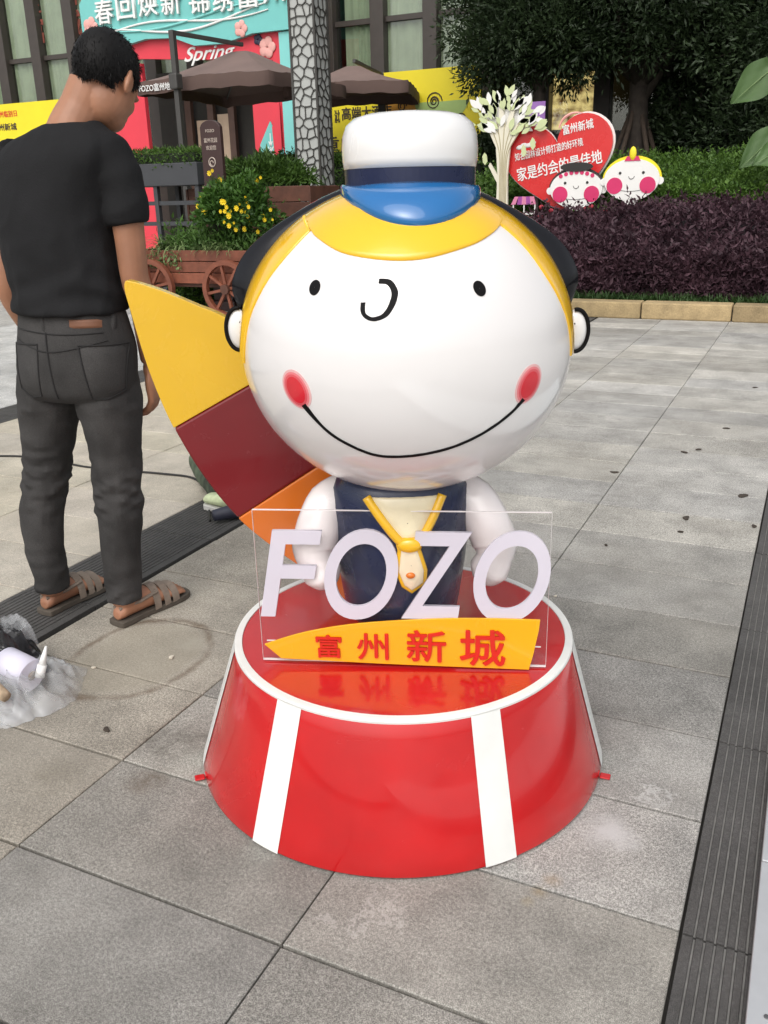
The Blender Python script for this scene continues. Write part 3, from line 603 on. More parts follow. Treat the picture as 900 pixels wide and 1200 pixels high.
# ------------------------------------------------------------------ patterned pillar
pil = thing('patterned_pillar', 'square pillar clad in pale panels under a dark crackle lattice', 'pillar', (-6.28, 11.15, 0))
PWD, PHT = .37, 6.4
MB().box((0, 0, PHT/2), (PWD-.03, PWD-.03, PHT)).build('light_panel', mat('pale_acrylic_panel', (.41, .42, .40), .45, .07, 2), pil)
lat_m = mat('bronze_lattice', (.05, .047, .042), .55, .15, 8)
for sx in (-1, 1):
    for sy in (-1, 1): MB().box((sx*(PWD/2-.008), sy*(PWD/2-.008), PHT/2), (.026, .026, PHT)).build('corner_post', lat_m, pil)
def voronoi_edges(w, h, c, seed):
    rr = random.Random(seed); nx, ny = int(round(w/c)), int(round(h/c)); pts = {}
    for j in range(-2, ny+2):
        for i in range(-2, nx+2): pts[i, j] = ((i+.5+rr.uniform(-.38, .38)+(.5 if j % 2 else 0))*w/nx, (j+.5+rr.uniform(-.36, .36))*h/ny)
    E = {}
    for j in range(ny):
        for i in range(-1, nx+1):
            px, py = pts[i, j]; poly = [(-.0, 0), (w, 0), (w, h), (0, h)]
            for dj in (-2, -1, 0, 1, 2):
                for di in (-2, -1, 0, 1, 2):
                    q = pts.get((i+di, j+dj))
                    if q is None or (di == 0 and dj == 0) or not poly: continue
                    mx_, my_ = (px+q[0])/2, (py+q[1])/2; nx_, ny_ = q[0]-px, q[1]-py; out = []
                    for k in range(len(poly)):
                        a, b = poly[k], poly[(k+1) % len(poly)]; da = (a[0]-mx_)*nx_+(a[1]-my_)*ny_; db = (b[0]-mx_)*nx_+(b[1]-my_)*ny_
                        if da <= 0: out.append(a)
                        if da*db < 0: t = da/(da-db); out.append((a[0]+(b[0]-a[0])*t, a[1]+(b[1]-a[1])*t))
                    poly = out
            for k in range(len(poly)):
                a, b = poly[k], poly[(k+1) % len(poly)]
                if (abs(a[0]-b[0]) < 1e-6 and (a[0] < 1e-5 or a[0] > w-1e-5)) or math.dist(a, b) < .006: continue
                key = tuple(sorted(((round(a[0], 3), round(a[1], 3)), (round(b[0], 3), round(b[1], 3))))); E[key] = (a, b)
    return list(E.values())
for k in range(4):
    z_ = MB()
    for a, b in voronoi_edges(PWD, PHT, .118, k+3):
        z_.bar((a[0]-PWD/2, -PWD/2+.005, a[1]), (b[0]-PWD/2, -PWD/2+.005, b[1]), .013, .010, (0, 1, 0))
    o = z_.build('lattice', lat_m, pil, fix=False, rz=k*math.pi/2); o['kind'] = 'stuff'

# ------------------------------------------------------------------ parasols
canvas = mat('brown_canvas', (.105, .066, .055), .85, .08, 4, bump=.1, bscale=120); canvas_top = mat('brown_canvas_pale', (.175, .12, .105), .85, .08, 3, bump=.1, bscale=120)  # canopy tops get a paler brown than valance and underside
steel_dark = mat('dark_steel', (.055, .052, .048), .5, .1, 6)
def parasol(label, cx, cy, half, rim, apex, mast, rz=0, txt=None):
    t = thing('cantilever_parasol', label, 'parasol', (cx, cy, 0), rz, 'brown parasols on the terrace')
    c = [(-half, -half), (half, -half), (half, half), (-half, half)]; N = 14; RG = []
    ring = []
    for s_ in range(4):
        a, b = c[s_], c[(s_+1) % 4]
        for k in range(N): q = k/N; ring.append((a[0]+(b[0]-a[0])*q, a[1]+(b[1]-a[1])*q, 4*q*(1-q)))
    for lv in (0.12, .35, .6, .8, 1.0):
        RG.append([Vector((x*lv, y*lv, apex+(rim-apex)*lv - .05*math.sin(math.pi*lv) + .03*sg*lv)) for x, y, sg in ring])
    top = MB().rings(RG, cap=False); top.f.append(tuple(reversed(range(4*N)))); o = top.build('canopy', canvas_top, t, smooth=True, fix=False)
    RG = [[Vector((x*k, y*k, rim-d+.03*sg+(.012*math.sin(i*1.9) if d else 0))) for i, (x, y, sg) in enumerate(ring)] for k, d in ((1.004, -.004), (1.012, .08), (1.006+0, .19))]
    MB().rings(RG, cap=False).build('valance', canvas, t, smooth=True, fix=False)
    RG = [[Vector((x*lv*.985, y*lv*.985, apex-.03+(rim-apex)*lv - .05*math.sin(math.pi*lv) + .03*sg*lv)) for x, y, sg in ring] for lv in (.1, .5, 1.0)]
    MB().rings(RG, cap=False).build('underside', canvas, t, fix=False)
    for x, y in c:
        MB().tube([(0, 0, apex-.1), (x*.97, y*.97, rim-.05)], .014, 6).build('rib', steel_dark, t)
    mx, my, mz = mast
    MB().box((mx, my, mz/2), (.085, .085, mz)).build('mast', steel_dark, t, bevel=.008)
    MB().box((mx, my, .04), (.8, .8, .08)).build('base_plate', steel_dark, t, bevel=.02)
    MB().bar((mx, my, mz-.03), (.0, .0, apex+.03), .06, .06).build('arm', steel_dark, t, bevel=.006)
    MB().box((mx, my-.02, mz*.81), (.15, .16, .22)).build('crank_box', steel_dark, t, bevel=.02)
    if txt: text('lettering', txt, sign_white, t, (-half+.05, -half+.76, rim-.140, rim-.03), -half*1.012-.012, .006, .01)
    return t
parasol('brown cantilever parasol with white lettering on its valance in front of the arch', -8.88, 13.55, 1.22, 3.04, 3.60, (-.30, -1.42, 3.68), 0, 'FOZO富州地产')
parasol('brown parasol half hidden behind the patterned pillar', -8.05, 15.9, 1.08, 3.10, 3.55, (.35, 1.15, 3.5), R(18), None)

# ------------------------------------------------------------------ planters
wood = mat('red_brown_plank', (.19, .058, .030), .55, .25, 9, bump=.25, bscale=40, objcol=True); wood_d = mat('dark_plank', (.09, .034, .02), .6, .25, 9, bump=.25, objcol=True)
iron = mat('dark_iron', (.03, .028, .028), .5, .1)
fern = leafmat('fern_leaf', (.03, .07, .012), (.10, .20, .04)); spider = leafmat('spider_plant_blade', (.10, .16, .05), (.24, .32, .13)); daisy_leaf = leafmat('daisy_leaf', (.02, .06, .010), (.07, .16, .02))
petal = mat('yellow_petal', (.80, .58, .01), .6, .1, 30)
def planks(t, name, x0, x1, y, z0, z1, n, m, th=.03):
    h = (z1-z0)/n
    for k in range(n):
        o = MB().box((0, 0, 0), (x1-x0, th, h-.008)).build('plank', m, t, bevel=.005, loc=((x0+x1)/2, y+random.uniform(-.004, .004), z0+h*(k+.5))); q = random.uniform(.8, 1.25); o.color = (q, q, q, 1)
wg = thing('wagon_planter', 'red brown wooden wagon planter with spoked wheel behind the surfboard', 'planter', (-6.2, 8.9, 0))
wx0, wx1 = -1.15, 1.35
planks(wg, 'front', wx0, wx1, -.26, .36, .74, 3, wood); planks(wg, 'rear', wx0, wx1, .62, .36, .74, 3, wood)
for xx in (wx0-.015, wx1+.015):
    for k in range(3): 
        o = MB().box((0, 0, 0), (.03, .90, .118)).build('plank', wood, wg, bevel=.005, loc=(xx, .18, .36+.127*(k+.5)))
MB().box(((wx0+wx1)/2, .18, .68), (wx1-wx0-.04, .84, .04)).build('soil_bed', soil, wg)
MB().box(((wx0+wx1)/2, .18, .34), (wx1-wx0, .8, .04)).build('floor_board', wood_d, wg)
def wheel(x, y, zc, r):
    w_ = MB(); n = 28
    RG = [[Vector((x+rr*math.cos(2*math.pi*k/n), y+yy, zc+rr*math.sin(2*math.pi*k/n))) for k in range(n)] for rr, yy in ((r, -.03), (r, .03), (r-.055, .03), (r-.055, -.03), (r, -.03))]
    rim = w_.rings(RG, cap=False).build('wheel', wood, wg, bevel=0)
    for k in range(8):
        a = 2*math.pi*k/8+.2; MB().bar((x+.03*math.cos(a), y, zc+.03*math.sin(a)), (x+(r-.03)*math.cos(a), y, zc+(r-.03)*math.sin(a)), .03, .034, (0, 1, 0)).build('spoke', wood, rim)
    MB().tube([(x, y-.06, zc), (x, y+.06, zc)], .055, 12).build('hub', wood_d, rim)
for xx in (.17, -.9): 
    wheel(xx, -.36, .32, .32); wheel(xx, .74, .32, .32); MB().tube([(xx, -.38, .32), (xx, .76, .32)], .022, 8).build('axle', iron, wg)
fl = thing('flower_bush', 'bushy plant with small yellow daisies in the wagon planter', 'plant', (-6.18, 8.95, .69))
def bushcloud(c, r, n):
    u = RNG.normal(size=(n, 3)); u /= np.linalg.norm(u, axis=1, keepdims=True); u[:, 2] = np.abs(u[:, 2])*1.0-.25
    lob = np.array([[1+.55*noise.noise(Vector((a[0]*2.2+c[0]*7, a[1]*2.2, a[2]*2.2+n*.01)))] for a in u])
    return np.array(c)+u*np.array(r)*RNG.uniform(.5, 1.0, (n, 1))*lob, u*.7+RNG.normal(0, .65, (n, 3))+np.array([0, 0, .25])
p, d = bushcloud((.05, 0, .42), (.52, .38, .50), 6500); leaves('foliage', p, d, .062, .030, daisy_leaf, fl)
stm = MB()
for _ in range(60): 
    a = random.uniform(0, 2*math.pi); stm.tube([(random.uniform(-.15, .2), random.uniform(-.1, .1), -.03), (.05+.25*math.cos(a), .2*math.sin(a), .4), (.05+.45*math.cos(a), .33*math.sin(a), .62)], .005, 4)
stm.build('stem', daisy_leaf, fl)
pf_ = [q for q in p if q[1] < .06 and np.linalg.norm((q-np.array([.05, 0, .42]))/np.array([.52, .38, .5])) > .72]; random.shuffle(pf_); cl_ = pf_[:7]; fsel = [q+RNG.normal(0, .07, 3)+np.array([0, -.05, .03]) for q in cl_ for _ in range(4)]+[q+np.array([0, -.05, .03]) for q in pf_[8:22]]
for (x, y, z) in fsel:
    z_ = MB(); rr = random.uniform(.013, .032)
    for q in range(8):
        b = 2*math.pi*q/8; z_.add([(x, y, z), (x+rr*math.cos(b-.3), y-.008, z+rr*math.sin(b-.3)), (x+rr*1.15*math.cos(b), y-.012, z+rr*1.15*math.sin(b)), (x+rr*math.cos(b+.3), y-.008, z+rr*math.sin(b+.3))], [(0, 1, 2, 3)])
    z_.ball((x, y-.006, z), rr*.35, 6, 4); z_.build('flower', petal, fl, fix=False)
for k, (xx, yy, ln, lab) in enumerate(((-7.0, 8.78, .42, 'pale striped spider plant spilling over the end of the wagon planter'), (-6.3, 8.74, .30, 'pale spider plant in front of the yellow daisies'), (-5.35, 8.8, .28, 'arching spider plant near the wheel side of the wagon planter'))):
    o = blades('spider_plant', [(random.uniform(-.22, .22), random.uniform(-.06, .08), 0) for _ in range(11)], spider, None, 15, ln, .016, 6, .75); o.location = (xx, yy, .695); tag(o, lab, 'plant', 'spider plants in the wagon')
low = thing('ground_cover_plant', 'low leafy green ground cover filling the wagon planter', 'plant', (-6.1, 8.95, .69))
p = np.column_stack([RNG.uniform(-1.0, 1.2, 6000), RNG.uniform(-.24, .5, 6000), np.abs(RNG.normal(0, .13, 6000))]); d = RNG.normal(size=(6000, 3)); d[:, 2] = np.abs(d[:, 2])+.4; d[:, 1] -= .3
leaves('foliage', p, d, .07, .022, fern, low)
p = np.column_stack([RNG.uniform(-1.12, -.6, 900), RNG.uniform(-.34, -.2, 900), RNG.uniform(-.16, .06, 900)]); d = RNG.normal(size=(900, 3)); d[:, 2] -= .6
leaves('hanging_foliage', p, d, .06, .024, spider, low)
# planter with the brown sign
pl2 = thing('box_planter', 'brown wooden box planter behind the wagon planter', 'planter', (-6.75, 10.25, 0))
planks(pl2, 'front', -.75, 1.05, -.3, .85, 1.42, 3, wood_d); planks(pl2, 'rear', -.75, 1.05, .4, .85, 1.42, 3, wood_d)
for xx in (-.765, 1.065): MB().box((xx, .05, 1.13), (.03, .76, .56)).build('side_board', wood_d, pl2, bevel=.005)
for xx in (-.7, 1.0):
    for yy in (-.26, .36): MB().box((xx, yy, .43), (.08, .08, .86)).build('leg', wood_d, pl2, bevel=.005)
MB().box((.15, .05, 1.33), (1.7, .62, .05)).build('soil_bed', soil, pl2)
bp = thing('leafy_shrub', 'arching green shrub growing in the brown box planter', 'plant', (-6.6, 10.3, 1.35))
p, d = bushcloud((0, 0, .18), (.78, .32, .32), 5200); leaves('foliage', p, d, .09, .026, green_leaf, bp)
o = blades('blade', [(random.uniform(-.7, .7), random.uniform(-.2, .2), .05) for _ in range(16)], fern, bp, 10, .42, .016, 6, .6); o.name = 'arching_blades'
# dark box planter on legs, with clipped hedge
db = thing('box_planter', 'dark grey box planter on legs beside the walking man', 'planter', (-8.15, 9.9, 0)); db['label'] = 'dark grey box planter on legs holding a clipped hedge'
charcoal = mat('charcoal_paint', (.045, .047, .052), .6, .1, 5)
MB().box((0, 0, 1.59), (2.1, .55, .27)).build('box', charcoal, db, bevel=.01)
for xx in (-1.0, -.35, .35, 1.0):
    for yy in (-.22, .22): MB().box((xx, yy, .73), (.06, .06, 1.46)).build('leg', charcoal, db)
for zz in (.5, 1.0, 1.25): MB().box((0, -.22, zz), (2.0, .03, .05)).build('rail', charcoal, db)
ch = thing('clipped_hedge', 'clipped green hedge growing out of the dark grey box planter', 'hedge', (-8.15, 9.9, 1.70))
p = np.column_stack([RNG.uniform(-1.05, 1.05, 6500), RNG.uniform(-.28, .28, 6500), RNG.uniform(-.05, .2, 6500)**1.0]); d = RNG.normal(size=(6500, 3)); d[:, 2] += .8; d[:, 1] -= .3
leaves('foliage', p, d, .05, .018, green_leaf, ch); MB().box((0, 0, .06), (2.0, .46, .16)).build('branch_core', green_core, ch)
# ground cover bed behind wagon
hedge('green_hedge', 'low green planting between the wagon planter and the patterned pillar', -7.6, -4.6, 9.45, 11.0, lambda x, y: .78+.12*fbm(x, y, 2)+.15*max(0, (y-9.5)/1.4), 12000, .07, .026, green_bright, green_core)
# brown direction sign
sg = thing('brown_sign', 'brown arched information sign standing among the planters', 'sign', (-6.50, 9.15, 0))
sgm = mat('brown_sign_board', (.040, .017, .015), .45, .12, 6)
outl = [(-.14, .1), (.14, .1), (.14, 2.05)]+[(.14*math.cos(t), 2.05+.09*math.sin(t)) for t in np.linspace(.2, math.pi-.2, 9)]+[(-.14, 2.05)]
MB().prism(outl, -.03, .03).build('board', sgm, sg, bevel=.008)
MB().box((0, .0, .06), (.4, .2, .12)).build('foot', sgm, sg, bevel=.01)
cream = mat('cream_lettering', (.50, .42, .36), .6, .1)
text('lettering', 'FOZO', cream, sg, (-.06, .06, 2.01, 2.04), -.0305, .003, .0); text('lettering', '富州花园', cream, sg, (-.09, .09, 1.90, 1.95), -.0305, .003, .0); text('lettering', '欢迎您', cream, sg, (-.07, .07, 1.82, 1.87), -.0305, .003, .0)
MB().tube([(.045*math.cos(t), -.033, 1.69+.05*math.sin(t)) for t in np.linspace(0, 2*math.pi, 20)], .006, 5).build('emblem', cream, sg); MB().tube([(.022*math.cos(t)-.005, -.033, 1.68+.025*math.sin(t)) for t in np.linspace(0, 5, 14)], .005, 5).build('emblem', cream, sg)
#PART2
# ------------------------------------------------------------------ heart sign in the purple hedge
heart_red = mat('heart_red_print', (.62, .022, .022), .35, .06, 2, coat=.2); cut_white = mat('cutout_white', (.80, .79, .76), .4, .04, 3); cut_cream = mat('cutout_cream', (.72, .68, .55), .5, .06, 4); cut_leaf = mat('cutout_pale_leaf', (.56, .62, .34), .5, .08, 6)
magenta = mat('magenta_print', (.62, .025, .13), .45, .05); hair_black = mat('black_board', (.02, .017, .016), .5, .1)
hs_ = thing('heart_sign', 'red heart shaped board with white Chinese slogans rising from the purple hedge', 'sign', (-3.27, 12.35, 0))
def heart(s): return [(s*16*math.sin(t)**3, s*(13*math.cos(t)-5*math.cos(2*t)-2*math.cos(3*t)-math.cos(4*t))) for t in np.linspace(0, 2*math.pi, 81)[:-1]]
hp = MB().prism(heart(.0450), -.03, .02).build('heart_panel', heart_red, hs_, loc=(.02, 0, 1.62)); hp.rotation_euler[1] = R(-10)
MB().prism(heart(.0466), .022, .05).build('white_border', cut_white, hp)
text('lettering', '家是约会的最佳地', sign_white, hp, (-.58, .56, -.11, .06), -.031, .006, .014)
text('lettering', '知名园林设计师打造的好环境', sign_white, hp, (-.58, .34, .15, .25), -.031, .006, .01)
text('lettering', '富州新城', sign_white, hp, (.10, .50, .33, .45), -.031, .006, .012)
z_ = MB()
for k in range(4): z_.ball((-.5+.06*k, -.032, .31+.015*(k % 2)), (.05, .008, .028), 10, 6)
z_.build('cloud_motif', sign_white, hp, smooth=True)
z_ = MB().tube(smoothpath([(.05, -.034, .42), (.12, -.034, .52), (.25, -.034, .565), (.38, -.034, .54)], 6), [.004+.014*math.sin(math.pi*i/18) for i in range(19)], 6); z_.build('highlight_motif', mat('pink_print', (.85, .4, .36), .5, .05), hp)
for xx in (-.3, .3): MB().box((xx, .08, .8), (.05, .05, 1.4)).build('stake', frame_m, hs_)
# cut-out tree
ct = thing('tree_cutout', 'cream cut-out tree board with pale green leaves left of the heart board', 'cutout', (-4.0, 12.25, 0)); ct['label'] = 'cream cut-out tree board with pale green leaves overlapping the red heart'
trunk = [(-.12, .45), (.12, .45), (.085, 1.0), (.07, 1.5), (.10, 1.85), (.30, 2.15), (.26, 2.2), (.10, 2.02), (.16, 2.35), (.11, 2.37), (.03, 2.08), (-.02, 2.4), (-.07, 2.38), (-.06, 2.0), (-.22, 2.2), (-.26, 2.16), (-.10, 1.85), (-.07, 1.5), (-.18, 1.66), (-.2, 1.62), (-.075, 1.40), (-.085, 1.0)]
MB().prism(trunk, -.02, .02).build('trunk_panel', cut_cream, ct)
MB().prism([(.05+.36*math.cos(t)+.05*math.sin(7*t), 2.16+.18*math.sin(t)+.03*math.cos(6*t)+.10*math.cos(t)*0) for t in np.linspace(0, 2*math.pi, 50)[:-1]], .022, .04).build('crown_panel', cut_white, ct)
rr = random.Random(4)
for k in range(6):
    x0 = -.06+.03*k; MB().tube(smoothpath([(x0*.5, -.024, .6), (x0*.6, -.024, 1.3), (x0*.9, -.024, 1.8), (x0*4+.02, -.024, 2.2)], 6), .005, 5).build('bark_line', mat('bark_line', (.42, .36, .2), .6, .1), ct)
for k in range(64):
    a = rr.uniform(0, 2*math.pi); rad = rr.uniform(.35, 1.1); x0, z0 = .06+.44*rad*math.cos(a), 2.2+.24*rad*math.sin(a); an = math.atan2(z0-1.95, x0)+rr.uniform(-.6, .6); l = rr.uniform(.12, .20); wd = l*.22
    ol = [(x0+l*t*math.cos(an)-s*wd*math.sin(math.pi*t)*math.sin(an), z0+l*t*math.sin(an)+s*wd*math.sin(math.pi*t)*math.cos(an)) for s, ts in ((1, np.linspace(0, 1, 7)), (-1, np.linspace(1, 0, 7)[1:-1])) for t in ts]
    y0 = -.025-.004*(k % 5); MB().prism(ol, y0-.006, y0).build('leaf', cut_leaf if k % 3 else cut_white, ct)
for x0, z0 in ((-.24, 1.70), (.30, 1.78), (.42, 1.86)):
    MB().prism([(x0, z0-.07), (x0+.035, z0-.02), (x0+.02, z0+.06), (x0-.01, z0+.09), (x0-.04, z0+.04), (x0-.03, z0-.03)], -.05, -.04).build('leaf', cut_leaf, ct)
# cut-out heads
def cut_head(label, x, z, y, rx, rz, yellow):
    t = thing('cartoon_head_cutout', label, 'cutout', (x, y, 0))
    def blob(k, n=48): return [(k*rx*math.cos(a), z+k*rz*math.sin(a)-.01*math.sin(a)**2) for a in np.linspace(0, 2*math.pi, n+1)[:-1]]
    hm = yellow_print if yellow else hair_black
    MB().prism([(rx*1.07*math.cos(a), z+rz*1.12*math.sin(a)) for a in np.linspace(-.15, math.pi+.15, 30)], .0, .02).build('hair', hm, t)
    MB().prism(blob(1.0), -.03, -.002).build('face', cut_white, t)
    for s in (-1, 1):
        disc(MB(), s*rx*.60, z-rz*.30, rx*.29, -.036, -.030).build('cheek', magenta, t)
        disc(MB(), s*rx*.42, z+rz*.30, rx*.05, -.036, -.030).build('eye', hair_black, t)
        disc(MB(), s*rx*1.02, z-rz*.1, rx*.13, -.01, .018).build('ear', cut_white, t)
    MB().tube([(rx*.1*math.cos(a), -.032, z+rz*.14+rx*.1*math.sin(a)) for a in np.linspace(math.pi, 2*math.pi, 9)], .004, 5).build('nose', hair_black, t)
    MB().tube([(rx*.55*math.cos(a), -.032, z-rz*.38+rz*.2*math.sin(a)) for a in np.linspace(math.pi, 2*math.pi, 15)], .003, 5).build('mouth', hair_black, t)
    MB().prism([(-.11, .5), (.11, .5), (.09, z-rz*.85), (-.09, z-rz*.85)], -.028, -.004).build('neck_panel', cut_white, t)
    if yellow:
        MB().prism([(-.10, z+rz*.86), (.10, z+rz*.86), (.07, z+rz*1.08), (-.07, z+rz*1.08)], -.038, -.032).build('hat_band', magenta, t)
        MB().ball((0, -.03, z+rz*1.2), (.045, .02, .085), 10, 6).build('plume', yellow_print, t, smooth=True); MB().prism([(.068*math.cos(a), z+rz*1.12+.10*math.sin(a)) for a in np.linspace(0, math.pi, 16)], -.012, -.002).build('hat', hair_black, t)
    else:
        MB().prism([(rx*.62*math.cos(a), z+rz*1.12+rz*.24*math.sin(a)) for a in np.linspace(0, 2*math.pi, 24)[:-1]], -.045, -.036).build('beret', hair_black, t)
        for k in range(7): disc(MB(), -rx*.6+rx*.2*k, z+rz*(.84-.02*(k-3)**2), .026, -.035, -.0305).build('fringe_curl', magenta, t)
    return t
cut_head('round white cartoon head cut-out with black beret in front of the red heart', -2.98, 1.305, 12.22, .345, .235, False)
cut_head('round white cartoon head cut-out with yellow hair beside the red heart', -2.27, 1.40, 12.19, .345, .25, True)
st_ = thing('stall_cutout', 'small cut-out stall board with purple striped awning at the foot of the heart', 'cutout', (-3.66, 12.15, 0))
for k in range(5): MB().prism([(-.16+.064*k-.02*(k < 2), 1.12), (-.16+.064*(k+1), 1.12), (-.13+.052*(k+1), 1.22), (-.13+.052*k, 1.22)], -.015, .01).build('awning_stripe', mat('purple_print', (.32, .06, .30), .5, .05) if k % 2 else mat('pink_stripe', (.66, .22, .36), .5, .05), st_)
for xx in (-.15, 0, .15): MB().box((xx, 0, .95), (.014, .014, .34)).build('post', cut_white, st_)
for zz in (.92, 1.0): MB().box((0, 0, zz), (.3, .014, .02)).build('rail', cut_white, st_)
ps_ = thing('purple_sign', 'small purple and white notice behind the cut-out tree', 'sign', (-4.15, 14.3, 0)); MB().box((0, 0, 2.38), (.26, .03, .36)).build('board', mat('purple_board', (.30, .14, .42), .5, .1), ps_)
MB().box((0, -.017, 2.43), (.2, .004, .05)).build('print_band', sign_white, ps_); MB().box((0, .02, 1.1), (.04, .03, 2.2)).build('post', frame_m, ps_)
rf = thing('flower_plant', 'low plants with red blooms at the foot of the cartoon heads', 'plant', (-2.7, 12.05, .8))
p, d = bushcloud((0, 0, .1), (.75, .12, .22), 1500); leaves('foliage', p, d, .06, .02, green_leaf, rf)
for k in range(14):
    z_ = MB().ball((random.uniform(-.7, .6), random.uniform(-.14, -.05), random.uniform(.12, .30)), (.035, .025, .03), 8, 5).build('bloom', mat('red_bloom', (.40, .03, .05), .6, .3, 60), rf, smooth=True)

# ------------------------------------------------------------------ pedestal
PX, PY = .03, 1.90
pd = thing('round_pedestal', 'glossy red round pedestal with white rim and stripes on the paving', 'pedestal', cf(PX, PY), YAW)
RB, RT, HT, OX = .49, .398, .31, .008
def sidept(a, t, off=0):           # t 0 bottom .. 1 top
    r = RB+(RT-RB)*t+off; return Vector((OX*t+r*math.cos(a), r*math.sin(a), .004+(HT-.004)*t))
n = 128
RG = [[sidept(2*math.pi*k/n, t) for k in range(n)] for t in np.linspace(0, 1, 9)]
MB().rings(RG).build('drum', red_gloss, pd, smooth=False, bevel=.004)
for p_ in pd.children[0].data.polygons: p_.use_smooth = len(p_.vertices) == 4
RG = [[Vector((OX+r*math.cos(2*math.pi*k/n), r*math.sin(2*math.pi*k/n), z)) for k in range(n)] for r, z in ((.4000, .3035), (.4005, .3085), (.3985, .3125), (.395, .3130), (.3820, .3130), (.3815, .3105))]
MB().rings(RG, cap=False).build('rim', white_paint, pd, smooth=False, fix=False)
for k in range(6):
    a0 = R((-172.5, -127.5, -67, -13, 50, 115)[k]); z_ = []
    for t in np.linspace(0.004, .985, 9):
        hw = R(4.2+.55*t); z_.append([sidept(a0+hw*q, t, .0016) for q in np.linspace(-1, 1, 7)])
    MB().rings(z_, cap=False, closed=False).build('stripe', white_paint, pd, smooth=True, fix=False)
for a in (-163, -21, 90):
    c_, s_ = math.cos(R(a)), math.sin(R(a)); M_ = Matrix.Rotation(R(a), 3, 'Z')
    MB().box((c_*(RB+.012), s_*(RB+.012), .006), (.024, .020, .005), M_).box((c_*(RB-.004), s_*(RB-.004), .009), (.006, .018, .012), M_).build('bracket', red_gloss, pd, bevel=.003)

# ------------------------------------------------------------------ cartoon boy statue
ST = thing('cartoon_boy_statue', 'glossy fibreglass cartoon boy with huge white head, sailor cap and navy vest', 'statue', cf(PX, PY, HT), YAW)
HZ = HT
HC = Vector((.025, -.05, 1.0-HZ)); HA = Vector((.34, .323, .31))
def hd_(n_, k=1.0): return Vector((HC.x+HA.x*n_[0]*k, HC.y+HA.y*n_[1]*k, HC.z+HA.z*n_[2]*k))
def nrm(v): v = Vector(v); return v.normalized()
N1, N2 = 72, 44; RG = []
for i in range(N2+1):
    t = math.pi*(i+.01)/(N2+.02); RG.append([hd_((math.sin(t)*math.cos(2*math.pi*k/N1), math.sin(t)*math.sin(2*math.pi*k/N1), -math.cos(t))) for k in range(N1)])
head = MB().rings(RG).build('head', face_mat, ST, smooth=True)
def hdisc(c, tilt, ru, rv, k, name, m, parent):
    c = nrm(c); u = Vector((0, 0, 1)).cross(c)*-1; u.normalize(); v = c.cross(u); u, v = u*math.cos(tilt)+v*math.sin(tilt), v*math.cos(tilt)-u*math.sin(tilt)
    RG = [[hd_(nrm(c+(u*ru*q*math.cos(2*math.pi*j/28)+v*rv*q*math.sin(2*math.pi*j/28))), k) for j in range(28)] for q in (.02, .5, .85, 1.0)]
    RG.append([hd_(nrm(c+(u*ru*1.0*math.cos(2*math.pi*j/28)+v*rv*1.0*math.sin(2*math.pi*j/28))), .998) for j in range(28)])
    return MB().rings(RG, cap=False).build(name, m, parent, smooth=False, fix=False)
def hribbon(P, w, k, name, m, parent):
    P = [nrm(p) for p in smoothpath(P, 8)]; L_ = len(P); RG = []
    for i in range(L_):
        d = (P[min(i+1, L_-1)]-P[max(i-1, 0)]).normalized(); s = P[i].cross(d).normalized(); q = i/(L_-1); ww = w(q)/.32/2*(1+.03*math.sin(i*.9))
        RG.append([hd_(nrm(P[i]-s*ww), .998), hd_(nrm(P[i]-s*ww*.95), k), hd_(nrm(P[i]+s*ww*.95), k), hd_(nrm(P[i]+s*ww), .998)])
    return MB().rings(RG, cap=False, closed=False).build(name, m, parent, fix=False)
for c in ((-.493, -.748, .444), (.357, -.832, .425)): hdisc(c, .15, .034, .046, 1.003, 'eye', black_paint, head)
hribbon([(-.159, -.863, .482), (-.107, -.874, .474), (-.08, -.902, .423), (-.097, -.929, .357), (-.137, -.943, .302), (-.198, -.938, .284), (-.241, -.919, .313), (-.242, -.898, .372)], lambda q: .0092+.002*math.sin(6*q), 1.003, 'nose_line', black_paint, head)
hribbon([(-.581, -.782, -.226), (-.453, -.801, -.391), (-.316, -.815, -.486), (-.201, -.82, -.536), (-.084, -.834, -.546), (.079, -.846, -.528), (.242, -.841, -.484), (.406, -.819, -.405), (.548, -.78, -.302), (.61, -.758, -.231)], lambda q: .0058+.006*max(0, 1-q*12)+.005*max(0, 1-(1-q)*12), 1.005, 'mouth_line', black_paint, head)
for c, tl in (((-.619, -.774, -.138), .35), ((.64, -.755, -.145), -.35)):
    o = hdisc(c, tl, .098, .124, 1.0015, 'cheek', mat('cheek_pale_paint', (.74, .42, .42), .25, .08, 30, coat=.5), head); hdisc((c[0]*1.002, c[1], c[2]-.002), tl, .086, .111, 1.0025, 'cheek_ring', cheek_soft, o); hdisc((c[0]*1.004, c[1], c[2]-.003), tl, .074, .098, 1.0035, 'cheek_ring', mat('cheek_mid_paint', (.66, .09, .11), .25, .08, 30, coat=.5), o)
    hdisc((c[0]*1.005, c[1], c[2]-.003), tl, .060, .083, 1.0045, 'cheek_centre', cheek_mat, o)
